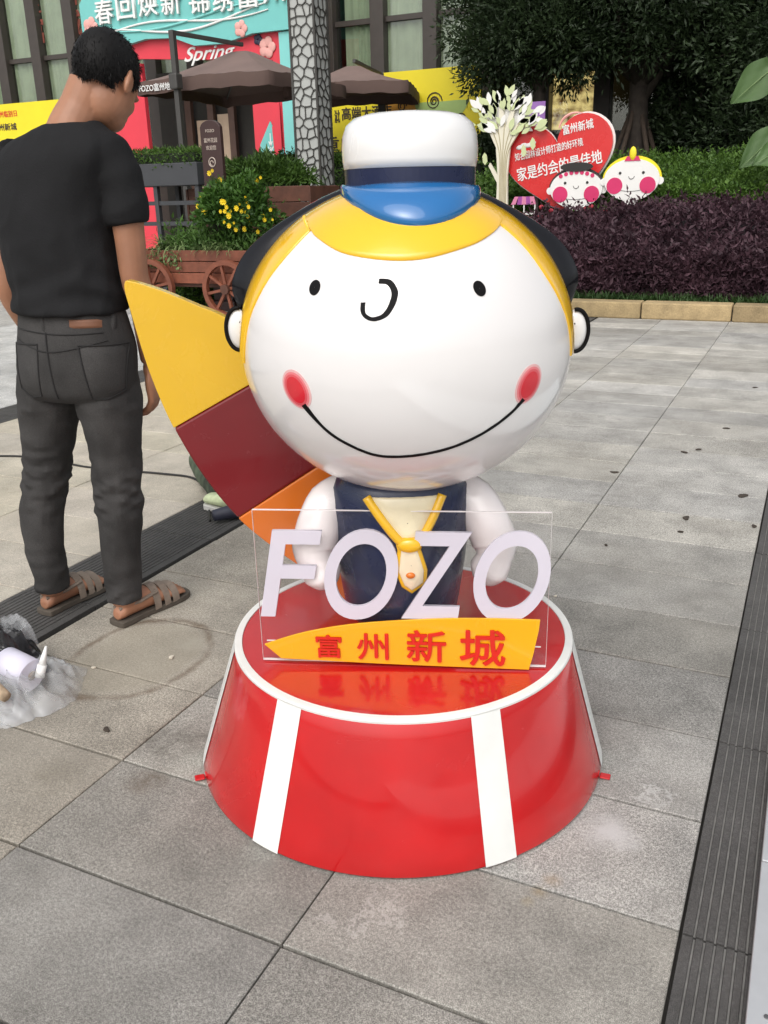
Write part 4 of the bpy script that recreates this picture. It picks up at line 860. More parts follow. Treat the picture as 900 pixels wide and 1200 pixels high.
# yellow hair band and fringe
FR = [(-.950, -.31, -.06), (-.937, -.347, .032), (-.895, -.388, .223), (-.848, -.416, .328), (-.765, -.442, .468), (-.638, -.454, .622), (-.513, -.419, .749)]
FR2 = [(-.513, -.419, .749), (-.491, -.504, .711), (-.35, -.694, .629), (-.13, -.798, .589), (.088, -.801, .592), (.316, -.694, .647), (.441, -.561, .701), (.507, -.431, .747)]
FR3 = [(.507, -.431, .747), (.617, -.454, .643), (.76, -.475, .444), (.887, -.414, .204), (.93, -.365, .038), (.945, -.33, -.06)]
curve = smoothpath(FR, 5)[:-1]+smoothpath(FR2, 6)[:-1]+smoothpath(FR3, 5)
RG = []
for p_ in curve:
    p_ = nrm(p_); rad = math.hypot(p_.x, p_.z); q = nrm((p_.x/rad, .16, p_.z/rad)); row = [hd_(p_, .997)]
    for t in (0, .04, .2, .4, .6, .8, 1): row.append(hd_(p_.slerp(q, t), 1.006+.006*math.sin(math.pi*min(1, t*4+.0)/2)))
    row.append(hd_(q, .99)); RG.append(row)
MB().rings(RG, cap=False, closed=False).build('yellow_hair', yellow_gloss, ST, smooth=True, fix=False)
# flesh coloured painted margin next to the ears
# black back hair
RG = []
for ph in np.linspace(R(11), R(169), 61):
    s_ = min(ph, math.pi-ph); ko = 1.048+.095*math.exp(-((s_-R(27))/R(19))**2); ko = 1+(ko-1)*min(1, .12+.88*max(0, (s_-R(11))/R(9))**.6)
    row = []
    for ps, k in ((90, .99), (89.5, 1.012), (88, ko*.988), (84, ko), (66, ko), (48, 1.05+.5*(ko-1.05)), (28, 1.05), (10, 1.05), (1, 1.05)):
        a = R(ps); row.append(hd_((math.sin(a)*math.cos(ph), math.cos(a), math.sin(a)*math.sin(ph)), k))
    RG.append(row)
first = [hd_((0, 0, 0)) if False else (HC+(p-HC)*.93) for p in RG[0]]; last = [HC+(p-HC)*.93 for p in RG[-1]]
MB().rings([first]+RG+[last], cap=False, closed=False).build('black_hair', black_gloss, ST, smooth=True, fix=False)
RG = []
for ps in np.linspace(2, 84, 16):                # lower back of the head, yellow nape
    a = R(ps); RG.append([hd_((math.sin(a)*math.cos(ph), math.cos(a), math.sin(a)*math.sin(ph)), 1.008) for ph in np.linspace(R(-175+360-190), R(-5), 40)])
MB().rings(RG, cap=False, closed=False).build('nape_hair', black_gloss, ST, smooth=True, fix=False)
# ears
for sx, ex, ez in ((-1, -.322, 1.034-HZ), (1, .379, 1.014-HZ)):
    ea = MB().ball((ex, -.035, ez), (.026, .016, .043), 24, 14).build('ear', white_gloss, ST, smooth=True)
    pth = [(ex+sx*.0262*math.cos(a), -.044, ez+.0435*math.sin(a)) for a in np.linspace(-1.9, 1.75, 30)]
    MB().tube([(x+.0, y, z) for x, y, z in pth], .0042, 8).build('ear_outline', black_paint, ea, smooth=True)
    MB().tube([(ex-sx*.030, -.052, ez+.006), (ex-sx*.004, -.053, ez+.016)], [.005, .002], 8).build('ear_line', black_paint, ea, smooth=True)
# cap
CX_, CY_ = .037, -.055
cz = lambda z: z-HZ
MB().lathe([(.1265, cz(1.255)), (.1275, cz(1.336))], 64, (CX_, CY_, 0)).build('cap_band', navy_gloss, ST, smooth=False)
for p_ in ST.children[-1].data.polygons: p_.use_smooth = len(p_.vertices) == 4
MB().lathe([(.120, cz(1.3362)), (.1285, cz(1.3365)), (.1310, cz(1.352)), (.1315, cz(1.372)), (.1295, cz(1.395)), (.122, cz(1.414)), (.107, cz(1.4265)), (.082, cz(1.4335)), (.05, cz(1.4365)), (.004, cz(1.4375))], 64, (CX_, CY_, 0)).build('cap_crown', white_gloss, ST, smooth=True)
RG = []
def headz(x, y):
    q = 1-((x-HC.x)/HA.x)**2-((y-HC.y)/HA.y)**2; return HC.z+HA.z*math.sqrt(max(q, 0.02))
for th in np.linspace(R(-96), R(96), 49):
    c_ = max(0, math.cos(th)); I_ = (.116*math.sin(th), -.116*math.cos(th)); O_ = (.1365*math.sin(th), -.130*math.cos(th)-.078*c_); row = []
    def vp(q): return CX_+I_[0]+(O_[0]-I_[0])*q, CY_+I_[1]+(O_[1]-I_[1])*q
    lo_o = headz(*vp(1)); hi_i = cz(1.292)+.022*c_**.6; hi_o = lo_o+.030
    for q in (0, .3, .6, .82, .94, 1.0):
        z = hi_i+(hi_o-hi_i)*q**1.7; z -= .012*max(0, (q-.7)/.3)**2; row.append(Vector((*vp(q), z)))
    for q, dz in ((1.02, .014), (1.0, .002), (.9, -.012), (0, -.02)): row.append(Vector((*vp(q), headz(*vp(q))+dz)))
    RG.append(row)
MB().rings(RG).build('cap_visor', blue_gloss, ST, smooth=True)
# body
BC = (.006, -.052); BP = 2.3
BST = [(.372, .085, .07), (.380, .112, .095), (.40, .126, .106), (.45, .134, .114), (.52, .144, .120), (.60, .152, .126), (.66, .155, .125), (.70, .150, .12), (.74, .12, .10)]
MB().ell([(BC[0], BC[1], z-HZ, ax, ay, 0) for z, ax, ay in BST], 48, BP).build('vest', navy_gloss, ST, smooth=True)
def body_y(x, z):
    z = z+HZ; a = np.interp(z, [b[0] for b in BST], [b[1] for b in BST]); b_ = np.interp(z, [b[0] for b in BST], [b[2] for b in BST]); q = min(.98, abs((x-BC[0])/a))
    return BC[1]-b_*(1-q**BP)**(1/BP)
def bpatch(poly, off, name, m, parent=ST):
    poly = [(x, z-HZ) for x, z in poly]; cx = sum(p[0] for p in poly)/len(poly); czz = sum(p[1] for p in poly)/len(poly); dense = []
    for i in range(len(poly)):
        a, b = poly[i], poly[(i+1) % len(poly)]; dense += [(a[0]+(b[0]-a[0])*k/6, a[1]+(b[1]-a[1])*k/6) for k in range(6)]
    RG = [[Vector((cx+(x-cx)*q, body_y(cx+(x-cx)*q, czz+(z-czz)*q)-o_, czz+(z-czz)*q)) for x, z in dense] for q, o_ in ((.02, off), (.5, off), (.93, off), (1.0, off-.003), (1.0, -.002))]
    return MB().rings(RG, cap=False).build(name, m, parent, smooth=True, fix=False)
bpatch([(-.060, .70), (.0, .612), (.022, .600), (.045, .612), (.085, .70)], .003, 'shirt_front', mat('cream_gelcoat', (.80, .70, .48), .25, .15, 14, coat=.4))
MB().tube(smoothpath([(x, body_y(x, z-HZ)-.002, z-HZ) for x, z in ((-.066, .70), (-.036, .655), (-.004, .612), (.022, .592), (.048, .612), (.072, .655), (.092, .70))], 5), .0100, 8).build('collar_piping', yellow_gloss, ST, smooth=True)
bpatch([(-.010, .614), (.054, .614), (.046, .585), (.060, .535), (.058, .503), (.026, .480), (.004, .497), (-.010, .535), (-.004, .585)], .006, 'tie_edge', yellow_gloss)
bpatch([(-.003, .610), (.046, .610), (.038, .585), (.052, .535), (.050, .506), (.026, .489), (.010, .502), (-.002, .535), (.004, .585)], .009, 'tie', mat('tie_gelcoat', (.82, .70, .50), .25, .1, 12, coat=.4))
MB().ball((.022, body_y(.022, .598-HZ)-.006, .598-HZ), (.026, .012, .017), 16, 10).build('tie_knot', yellow_gloss, ST, smooth=True)
for z0, r0 in ((.528, .010),): MB().ball((.023, body_y(.023, z0-HZ)-.010, z0-HZ), (r0, .006, r0*.7), 14, 8).build('tie_detail', orange_gloss, ST, smooth=True)
for pts, rad in (([(-.105, -.05, .690), (-.150, -.07, .660), (-.172, -.09, .61), (-.184, -.10, .565), (-.180, -.112, .535), (-.168, -.116, .508), (-.158, -.114, .484)], [.034, .047, .051, .050, .040, .044, .026]),
                 ([(.120, -.05, .690), (.166, -.07, .660), (.194, -.09, .61), (.211, -.10, .565), (.209, -.112, .535), (.197, -.116, .508), (.187, -.114, .484)], [.034, .047, .051, .050, .040, .044, .026])):
    pp = smoothpath([(x, y, z-HZ) for x, y, z in pts], 4); rr_ = np.interp(np.linspace(0, 1, len(pp)), np.linspace(0, 1, len(rad)), rad)
    MB().tube(pp, list(rr_), 20).build('arm', pink_white, ST, smooth=True)
for xx in (-.045, .057):
    MB().ell([(xx, -.05, 0, .052, .058, 0), (xx, -.05, .018, .055, .064, 0), (xx, -.045, .04, .046, .046, 0), (xx, -.04, .11, .048, .048, 0)], 24, 2).build('leg', skin_gel, ST, smooth=True)

# ------------------------------------------------------------------ surfboard-like sail behind the statue
SB = thing('surfboard', 'leaf shaped board in yellow, dark red and orange leaning behind the statue', 'surfboard', cf(PX, PY, HT), YAW)
up_ = smoothpath([(-.597, 1.118), (-.585, 1.1215), (-.52, 1.10), (-.444, 1.066), (-.379, 1.036), (-.26, .955), (-.15, .83), (-.08, .66), (-.06, .50), (-.08, .40), (-.125, .318)], 6)
dn_ = smoothpath([(-.125, .318), (-.16, .345), (-.223, .402), (-.30, .465), (-.388, .551), (-.460, .655), (-.522, .782), (-.565, .92), (-.594, 1.07), (-.599, 1.105), (-.597, 1.118)], 6)
outline = [(x, z-HT) for x, z in (up_[:-1]+dn_[:-1])]
def clip(poly, p0, p1, keep):
    nx_, nz_ = -(p1[1]-p0[1]), p1[0]-p0[0]; out = []
    for i in range(len(poly)):
        a, b = poly[i], poly[(i+1) % len(poly)]; da = ((a[0]-p0[0])*nx_+(a[1]-p0[1])*nz_)*keep; db = ((b[0]-p0[0])*nx_+(b[1]-p0[1])*nz_)*keep
        if da >= 0: out.append(a)
        if da*db < 0: t = da/(da-db); out.append((a[0]+(b[0]-a[0])*t, a[1]+(b[1]-a[1])*t))
    return out
l1 = ((-.522, .782-HT), (-.338, .88-HT)); l2 = ((-.388, .551-HT), (-.203, .668-HT))
board_yellow = mat('board_yellow', (.70, .42, .018), .28, .10, 3, coat=.4, bump=.03, bscale=6)
for nm, pl_, m_ in (('yellow_section', clip(outline, *l1, 1), board_yellow), ('red_section', clip(clip(outline, *l1, -1), *l2, 1), dark_red), ('orange_section', clip(outline, *l2, -1), orange_gloss)):
    MB().prism(pl_, .135, .168).build(nm, m_, SB, bevel=.007, seg=3)

# ------------------------------------------------------------------ acrylic sign
def acrylic(name):
    m = glassmat(name, (.99, .985, .985), -.015); n = m.node_tree.nodes; L = m.node_tree.links; df = n.new('ShaderNodeBsdfDiffuse'); df.inputs[0].default_value = (.8, .78, .78, 1); mx = n.new('ShaderNodeMixShader'); mx.inputs[0].default_value = .006
    src = n['Material Output'].inputs[0].links[0].from_socket; L.new(src, mx.inputs[1]); L.new(df.outputs[0], mx.inputs[2]); L.new(mx.outputs[0], n['Material Output'].inputs[0]); return m
SG = thing('acrylic_sign', 'clear acrylic plate with FOZO letters and orange swoosh on the red pedestal', 'sign', cf(.04, 1.722, HT+.0005), YAW+R(-5.9))
MB().box((-.008, .004, .182), (.625, .005, .355)).build('plate', acrylic('clear_acrylic'), SG)
edge_m = mat('frosted_acrylic_edge', (.80, .74, .74), .4, .03)
for c_, d_ in (((-.008, .004, .3605), (.625, .005, .0014)), ((-.3208, .004, .182), (.0005, .005, .355)), ((.3048, .004, .182), (.0005, .005, .355)), ((-.008, .004, .0045), (.625, .006, .002)), ((-.008, -.003, .055), (.60, .002, .002))):
    MB().box(c_, d_).build('edge', edge_m, SG)
let_m = mat('lavender_acrylic', (.68, .64, .72), .35, .03, 8)
ln_ = let_m.node_tree.nodes; lt_ = ln_.new('ShaderNodeBsdfTransparent'); lx_ = ln_.new('ShaderNodeMixShader'); lx_.inputs[0].default_value = .14; ll_ = let_m.node_tree.links; ll_.new(ln_['Principled BSDF'].outputs[0], lx_.inputs[1]); ll_.new(lt_.outputs[0], lx_.inputs[2]); ll_.new(lx_.outputs[0], ln_['Material Output'].inputs[0])
sw_m = mat('orange_acrylic', (.86, .40, .004), .25, .03, 5, coat=.3); chr_m = mat('red_acrylic', (.60, .02, .01), .35, .05, 10)
for ch_, bx in (('F', (-.317, -.172, .116, .318)), ('O', (-.172, -.012, .113, .322)), ('Z', (-.008, .142, .118, .318)), ('O', (.146, .306, .113, .322))):
    o = text('letter', ch_, let_m, SG, bx, .0005, .008, .010, .2)
swp = smoothpath([(-.312, .050), (-.22, .082), (-.10, .106), (.06, .121), (.18, .125), (.288, .124)], 6)+[(.286, .10), (.276, .04), (.268, .004)]+smoothpath([(.268, .004), (.0, .008), (-.15, .012), (-.276, .016)], 4)[1:]
MB().prism(swp, -.0135, -.0085).build('swoosh', sw_m, SG, bevel=.001)
for ch_, bx in (('富', (-.195, -.140, .024, .078)), ('州', (-.104, -.037, .022, .084)), ('新', (.005, .088, .020, .094)), ('城', (.120, .215, .014, .098))):
    text('character', ch_, chr_m, SG, bx, -.0138, .004, .016)

# ------------------------------------------------------------------ people
from mathutils.bvhtree import BVHTree
skin = mat('skin', (.35, .165, .095), .5, .22, 9, bump=.05, bscale=120, sss=.08); tee = mat('black_cotton', (.013, .013, .014), .85, .25, 5, bump=.15, bscale=220, spec=.2)
def jeans_mat():
    return mat('grey_black_denim', (.042, .040, .039), .9, .55, 5, bump=.25, bscale=400, fine=.25, fscale=500, spec=.25)
denim = jeans_mat(); hair_m = mat('black_hair_strands', (.005, .0045, .0045), .6, .2, 60, spec=.2)
MX, MY = -.95, 2.70
man = thing('person', 'man in black t-shirt and dark jeans standing with his back turned, looking down', 'person', cf(MX, MY), YAW)
def L_(x, y, z): return Vector((x-MX, y-MY, z))
TW = R(-25)
def wob(z, a, seed): return noise.noise(Vector((math.cos(a)*1.3+seed, math.sin(a)*1.3, z*9)))*.5
def loft(mb, st, n=36, p=2.2, wr=None, steps=5):
    """st rows: x,y,z,half-width,half-depth,rot ; dense smooth loft with optional wrinkle function"""
    S = smoothpath(st, steps); RG = []
    for (x, y, z, ax, ay, rz) in S:
        ring = []
        for k in range(n):
            t = 2*math.pi*k/n; c, s = math.cos(t), math.sin(t); q = 1+(wr(z, t) if wr else 0)
            u = ax*q*math.copysign(abs(c)**(2/p), c); v = ay*q*math.copysign(abs(s)**(2/p), s)
            ring.append(L_(x+u*math.cos(rz)-v*math.sin(rz), y+u*math.sin(rz)+v*math.cos(rz), z))
        RG.append(ring)
    return mb.rings(RG)
# --- skin body (head, neck, arms, hands, legs, feet in one surface)
turn, pit = R(14), R(37)
Fh = Vector((math.sin(turn)*math.cos(pit), math.cos(turn)*math.cos(pit), -math.sin(pit))); Uh = Vector((math.sin(turn)*math.sin(pit), math.cos(turn)*math.sin(pit), math.cos(pit))); Rh = Fh.cross(Uh)
HM = Matrix((Rh, Fh, Uh)).transposed()
HCm = L_(-.736, 2.70, 1.605)
def hp_(r, f, u): return HCm + Rh*r + Fh*f + Uh*u
def headpart(mb, r, f, u, rad, n=20, m=14): return mb.ball(hp_(r, f, u), rad, n, m, HM)
def head_build(mb):
    headpart(mb, 0, -.008, .028, (.077, .100, .092)); headpart(mb, 0, .026, -.030, (.066, .074, .090)); headpart(mb, 0, .052, -.082, (.046, .044, .036)); headpart(mb, 0, .062, .02, (.058, .04, .05))
    headpart(mb, 0, .106, -.028, (.014, .020, .026)); headpart(mb, 0, .098, .0, (.009, .014, .03)); headpart(mb, 0, .094, -.064, (.024, .012, .007)); headpart(mb, 0, .092, -.076, (.021, .013, .007))
    for s in (-1, 1):
        headpart(mb, s*.076, -.006, -.022, (.010, .018, .033)); headpart(mb, s*.082, -.016, -.016, (.007, .010, .030)); headpart(mb, s*.036, .060, -.035, (.024, .026, .030)); headpart(mb, s*.032, .092, .012, (.02, .008, .008))
def limb(mb, P, rad, n=16, steps=5):
    pp = smoothpath([tuple(L_(*p)) for p in P], steps); rr_ = np.interp(np.linspace(0, 1, len(pp)), np.linspace(0, 1, len(rad)), rad); return mb.tube(pp, list(rr_), n)
def hand(mb, wrist, fwd, side, nrm_, curl=.35, s=1.0):
    """palm and five fingers; fwd along the hand, side towards the thumb, nrm_ out of the back of the hand"""
    w0 = Vector(wrist); f = Vector(fwd).normalized(); sd_ = Vector(side); sd_ = (sd_-f*sd_.dot(f)).normalized(); nn = Vector(nrm_); nn = (nn-f*nn.dot(f)-sd_*nn.dot(sd_)).normalized()
    M_ = Matrix((sd_, f, nn)).transposed(); mb.ball(w0+f*.05*s, (.040*s, .056*s, .017*s), 16, 10, M_); mb.ball(w0+f*.01*s, (.028*s, .04*s, .020*s), 14, 8, M_)
    for k, (off, l) in enumerate(((.030, .072), (.010, .080), (-.011, .074), (-.030, .058))):
        p = w0+f*.090*s+sd_*off*s; d = f.copy(); pts = [p-f*.03*s]; ang = 0
        pts.append(p.copy())
        for q in (.42, .33, .25):
            ang += curl*(1+.12*k); d = f*math.cos(ang)-nn*math.sin(ang); p = p+d*l*q*s; pts.append(p.copy())
        mb.tube(pts, [.0095*s, .0098*s, .009*s, .0082*s, .0065*s], 10)
    p = w0+f*.030*s+sd_*.030*s; d = (f*.75+sd_*.6-nn*.25).normalized(); pts = [p-d*.015, p+d*.02*s, p+d*.045*s, p+(d*.6+f*.4).normalized()*.07*s]; mb.tube(pts, [.012*s, .0125*s, .0105*s, .0075*s], 10)
fwdm = Vector((math.sin(R(25)), math.cos(R(25)), 0))
b_ = MB(); head_build(b_)
limb(b_, [(-.855, 2.655, 1.40), (-.838, 2.662, 1.47), (-.805, 2.675, 1.535), (-.775, 2.685, 1.59)], [.10, .068, .058, .060], 20)
loft(b_, [(-.88, 2.68, 1.44, .14, .08, TW), (-.90, 2.68, 1.38, .165, .085, TW), (-.92, 2.68, 1.2, .145, .085, TW), (-.915, 2.68, 1.02, .135, .08, TW), (-.915, 2.68, .86, .15, .09, TW), (-.92, 2.68, .76, .13, .08, TW)], 24)
limb(b_, [(-.76, 2.63, 1.42), (-.705, 2.615, 1.36), (-.698, 2.612, 1.2), (-.698, 2.618, 1.08), (-.690, 2.645, 1.01), (-.698, 2.69, .90), (-.710, 2.722, .825)], [.05, .050, .043, .040, .042, .036, .027])
hand(b_, L_(-.712, 2.73, .805), (.0, .12, -1), (.1, 1, .2), (1, -.3, 0), .38, 1.12)
limb(b_, [(-1.05, 2.75, 1.42), (-1.105, 2.775, 1.36), (-1.128, 2.785, 1.2), (-1.130, 2.775, 1.08), (-1.122, 2.80, 1.01), (-1.108, 2.86, .92), (-1.09, 2.915, .86)], [.05, .050, .043, .040, .042, .036, .027])
hand(b_, L_(-1.086, 2.93, .845), (.22, .7, -.6), (.7, .2, .4), (-.6, .2, .2), .4, 1.02)
def foot(mb, hx, hy, tx, ty, ax_, ay_):
    h = Vector((hx, hy, 0)); t = Vector((tx, ty, 0)); d = (t-h).normalized(); s = Vector((d.y, -d.x, 0)); l = (t-h).length; RG = []
    for q, w_, hh in ((.0, .018, .03), (.06, .030, .055), (.2, .034, .088), (.38, .036, .082), (.55, .042, .062), (.72, .047, .046), (.82, .046, .036)):
        c = h+d*l*q; RG.append([L_(c.x+s.x*w_*math.cos(a), c.y+s.y*w_*math.cos(a), .020+max(0, .5+.5*math.sin(a))*hh) for a in np.linspace(0, 2*math.pi, 17)[:-1]])
    mb.rings(RG)
    for k, (o_, ln, r) in enumerate(((-.034, .20, .014), (-.013, .20, .0105), (.006, .185, .010), (.023, .165, .0095), (.037, .14, .009))):
        sg_ = 1
        p = h+d*l*.76+s*o_*sg_; e = h+d*l*(.78+ln*.95)+s*o_*1.06*sg_; mb.tube([L_(p.x, p.y, .034), L_((p.x+e.x)/2, (p.y+e.y)/2, .038), L_(e.x, e.y, .030)], [r, r, r*.75], 10)
    return h, d, s, l
limb(b_, [(-.845, 2.60, .16), (-.850, 2.60, .07)], [.042, .040]); limb(b_, [(-1.105, 2.69, .16), (-1.115, 2.69, .07)], [.042, .040])
limb(b_, [(-.83, 2.66, .72), (-.828, 2.66, .46), (-.845, 2.60, .14)], [.065, .05, .04]); limb(b_, [(-1.02, 2.70, .72), (-1.08, 2.72, .46), (-1.105, 2.69, .14)], [.065, .05, .04])
FT = [foot(b_, -.868, 2.565, -.705, 2.80, 0, 0), foot(b_, -1.135, 2.660, -1.005, 2.895, 0, 0)]
body = b_.build('body', skin, man); remesh(body, .0042, 3, .5)
# --- hair: cap with short strands
cap = MB(); RG = []; HN1, HN2 = 56, 40; cr = Vector((.083, .106, .100)); cc = Vector((0, -.009, .029)); keep = []
def hairline(f): return float(np.interp(f, [-.12, -.06, -.03, -.012, .012, .03, .06, .085, .12], [-.052, -.056, -.046, .008, .012, -.018, .03, .062, .075]))
hv = []; hf = []
for i in range(HN2+1):
    t = math.pi*i/HN2
    for k in range(HN1):
        v = Vector((cr.x*math.sin(t)*math.cos(2*math.pi*k/HN1), cr.y*math.sin(t)*math.sin(2*math.pi*k/HN1), cr.z*math.cos(t)))+cc; w_ = noise.noise(v*40)*.0025
        hv.append(v*(1+w_*4))
cap_pts = []
for i in range(HN2):
    for k in range(HN1):
        q = (i*HN1+k, i*HN1+(k+1) % HN1, (i+1)*HN1+(k+1) % HN1, (i+1)*HN1+k); c = sum((hv[j] for j in q), Vector())/4
        lim = hairline(c.y)
        if abs(c.x) < .05 and c.y < 0: lim = min(lim, -.056)
        if c.z > lim: hf.append(q); cap_pts.append(c)
hv_w = [hp_(*v) for v in hv]
ho = MB().add(hv_w, hf).build('hair', hair_m, man, smooth=True, fix=False)
bm = bmesh.new(); bm.from_mesh(ho.data); bmesh.ops.delete(bm, geom=[v for v in bm.verts if not v.link_faces], context='VERTS'); bm.to_mesh(ho.data); bm.free()
pos = []; dr = []
for c in cap_pts:
    for _ in range(9):
        u = (c-cc); nn = Vector((u.x/cr.x**2, u.y/cr.y**2, u.z/cr.z**2)).normalized(); q = c+Vector((random.uniform(-.006, .006), random.uniform(-.006, .006), random.uniform(-.006, .006)))
        fl_ = Vector((0, .25, -.55)) if c.z < .06 else Vector((0, .3, 0)); d = nn*.2+fl_*1.5+Vector((random.gauss(0, .15), random.gauss(0, .15), random.gauss(0, .15)))
        pos.append(hp_(*(q-nn*.004))); dr.append(HM @ d)
for _ in range(60):
    q = Vector((random.gauss(0, .012), -.03+random.gauss(0, .012), .122)); pos.append(hp_(*q)); dr.append(HM @ Vector((random.gauss(0, .25), random.gauss(-.1, .25), 1.8)))
o = leaves('hair_strands', np.array(pos), np.array(dr), .010, .0018, hair_m, ho)
# --- jeans
def kwr(seed, k0, k1=None):
    def f(z, t):
        g1 = math.exp(-((z-k0)/.10)**2); g2 = math.exp(-((z-.12)/.09)**2); g3 = math.exp(-((z-.72)/.07)**2)
        def ridge(sx, sz, o): return 1-2.2*abs(noise.noise(Vector((math.cos(t)*sx+o+seed, math.sin(t)*sx, z*sz+.8*math.cos(t+seed)+o))))
        return .19*g1*ridge(.7, 21, 0)+.09*g1*ridge(1.5, 33, 5)+.16*g2*ridge(.7, 22, 3)+.08*g3*ridge(1.2, 15, 2)+.05*ridge(1.1, 9, 8)-.07-.07*g1-.05*g2
    return f
j_ = MB()
loft(j_, [(-.914, 2.68, .998, .168, .112, TW), (-.912, 2.68, .95, .178, .12, TW), (-.913, 2.68, .88, .190, .132, TW), (-.920, 2.68, .82, .194, .136, TW), (-.925, 2.68, .76, .190, .128, TW), (-.925, 2.685, .73, .17, .11, TW)], 40, 2.3, lambda z, t: .012*noise.noise(Vector((math.cos(t)*2, math.sin(t)*2, z*12))))
loft(j_, [(-1.018, 2.715, .80, .088, .105, TW), (-1.030, 2.715, .70, .092, .100, TW), (-1.052, 2.72, .60, .083, .088, TW), (-1.070, 2.725, .515, .071, .076, TW), (-1.084, 2.715, .443, .069, .074, TW), (-1.107, 2.70, .342, .065, .072, TW), (-1.113, 2.69, .222, .060, .064, TW), (-1.108, 2.685, .12, .053, .057, TW), (-1.105, 2.685, .085, .052, .056, TW)], 32, 2.2, kwr(1.0, .47))
loft(j_, [(-.828, 2.65, .80, .088, .105, TW), (-.825, 2.645, .70, .089, .100, TW), (-.824, 2.645, .614, .080, .090, TW), (-.827, 2.645, .532, .073, .078, TW), (-.829, 2.635, .462, .069, .074, TW), (-.831, 2.62, .363, .067, .072, TW), (-.837, 2.605, .247, .060, .063, TW), (-.842, 2.60, .127, .053, .057, TW), (-.844, 2.60, .080, .051, .055, TW)], 32, 2.2, kwr(4.0, .44))
jn = j_.build('jeans', denim, man); remesh(jn, .0045, 1, .4)
# --- t-shirt
def twr(z, t): return .028*noise.noise(Vector((math.cos(t)*1.6, math.sin(t)*1.6, z*5)))+.026*math.exp(-((z-1.04)/.07)**2)*math.sin(z*80+3*math.sin(2*t))+.016*noise.noise(Vector((math.cos(t)*5, math.sin(t)*5, z*9-3*math.cos(t))))+.010*math.sin(z*22+2*math.cos(t))
t_ = MB()
loft(t_, [(-.838, 2.665, 1.492, .075, .066, TW), (-.850, 2.668, 1.478, .115, .078, TW), (-.866, 2.672, 1.452, .170, .098, TW), (-.885, 2.676, 1.405, .200, .118, TW), (-.905, 2.68, 1.34, .198, .127, TW), (-.918, 2.68, 1.25, .186, .128, TW), (-.922, 2.68, 1.16, .181, .127, TW), (-.918, 2.68, 1.08, .181, .128, TW), (-.914, 2.68, 1.02, .184, .132, TW), (-.914, 2.68, .985, .182, .134, TW)], 44, 2.25, twr)
def sleeve(P, rad, seed):
    pp = smoothpath([tuple(L_(*p)) for p in P], 6); rr_ = np.interp(np.linspace(0, 1, len(pp)), np.linspace(0, 1, len(rad)), rad)*np.array([1+.03*math.sin(i*1.3+seed) for i in range(len(pp))]); t_.tube(pp, list(rr_), 22)
sleeve([(-.79, 2.64, 1.43), (-.735, 2.622, 1.40), (-.703, 2.612, 1.33), (-.694, 2.610, 1.228)], [.075, .070, .062, .058], 0)
sleeve([(-1.02, 2.735, 1.395), (-1.07, 2.76, 1.375), (-1.115, 2.78, 1.33), (-1.128, 2.785, 1.228)], [.075, .070, .062, .058], 1)
ts = t_.build('t_shirt', tee, man); remesh(ts, .006, 3, .5)
nv_ = len(ts.data.vertices); co_ = np.empty(nv_*3); no_ = np.empty(nv_*3); ts.data.vertices.foreach_get('co', co_); ts.data.vertices.foreach_get('normal', no_); co_ = co_.reshape(-1, 3); no_ = no_.reshape(-1, 3)
for i_ in range(nv_):
    x_, y_, zz = co_[i_]
    f1 = 1-2*abs(noise.noise(Vector((x_*5+zz*4, y_*5, zz*5-x_*6)))); f2 = 1-2*abs(noise.noise(Vector((x_*11-zz*8, y_*9, zz*8+x_*6+4))))
    gw = .45+.75*math.exp(-((zz-1.06)/.13)**2)+.6*math.exp(-((x_-.21)/.09)**2)*math.exp(-((zz-1.32)/.12)**2)
    co_[i_] += no_[i_]*(.0065*f1+.0035*f2-.004)*gw
ts.data.vertices.foreach_set('co', co_.ravel()); ts.data.update(); sm_ = ts.modifiers.new('s', 'SMOOTH'); sm_.iterations = 3; sm_.factor = .5
# --- jeans details laid on the cloth
dgm = jn.data; bvh = BVHTree.FromPolygons([v.co.copy() for v in dgm.vertices], [tuple(p.vertices) for p in dgm.polygons])
def onback(x, z, off=.002):
    h = bvh.ray_cast(L_(x, 1.5, z), Vector((0, 1, 0)))
    return (h[0]+h[1]*off) if h[0] is not None else L_(x, 2.56, z)
def clothpatch(corners, off, name, m, parent, n=9):
    a, b, c, d = [Vector((q[0], q[1])) for q in corners]; RG = []
    for i in range(n+1):
        row = []
        for k in range(n+1):
            p = a.lerp(b, k/n).lerp(d.lerp(c, k/n), i/n); e = off if 0 < i < n and 0 < k < n else -.001; row.append(onback(p.x, p.y, e))
        RG.append(row)
    return MB().rings(RG, cap=False, closed=False).build(name, m, parent, smooth=True, fix=False)
denim2 = mat('denim_pocket', (.046, .044, .043), .85, .3, 8, bump=.25, bscale=400, fine=.25, fscale=500, spec=.25); stitch = mat('denim_seam', (.016, .015, .015), .9, .1)
clothpatch([(-.86, .905), (-.735, .90), (-.755, .765), (-.84, .75)], .003, 'back_pocket', denim2, jn); clothpatch([(-1.085, .90), (-.99, .905), (-1.0, .755), (-1.075, .77)], .003, 'back_pocket', denim2, jn)
clothpatch([(-.885, .978), (-.785, .976), (-.785, .95), (-.885, .952)], .0035, 'leather_patch', mat('tan_leather', (.16, .065, .032), .6, .15, 20), jn, 6)
def seam(pts, r=.0022): MB().tube([tuple(onback(x, z, .001)) for x, z in smoothpath([(a, b, 0) for a, b in pts], 8) for x, z in [(x, z)]] if False else [tuple(onback(p[0], p[1], .001)) for p in smoothpath([(a, b) for a, b in pts], 8)], r, 5).build('seam', stitch, jn)
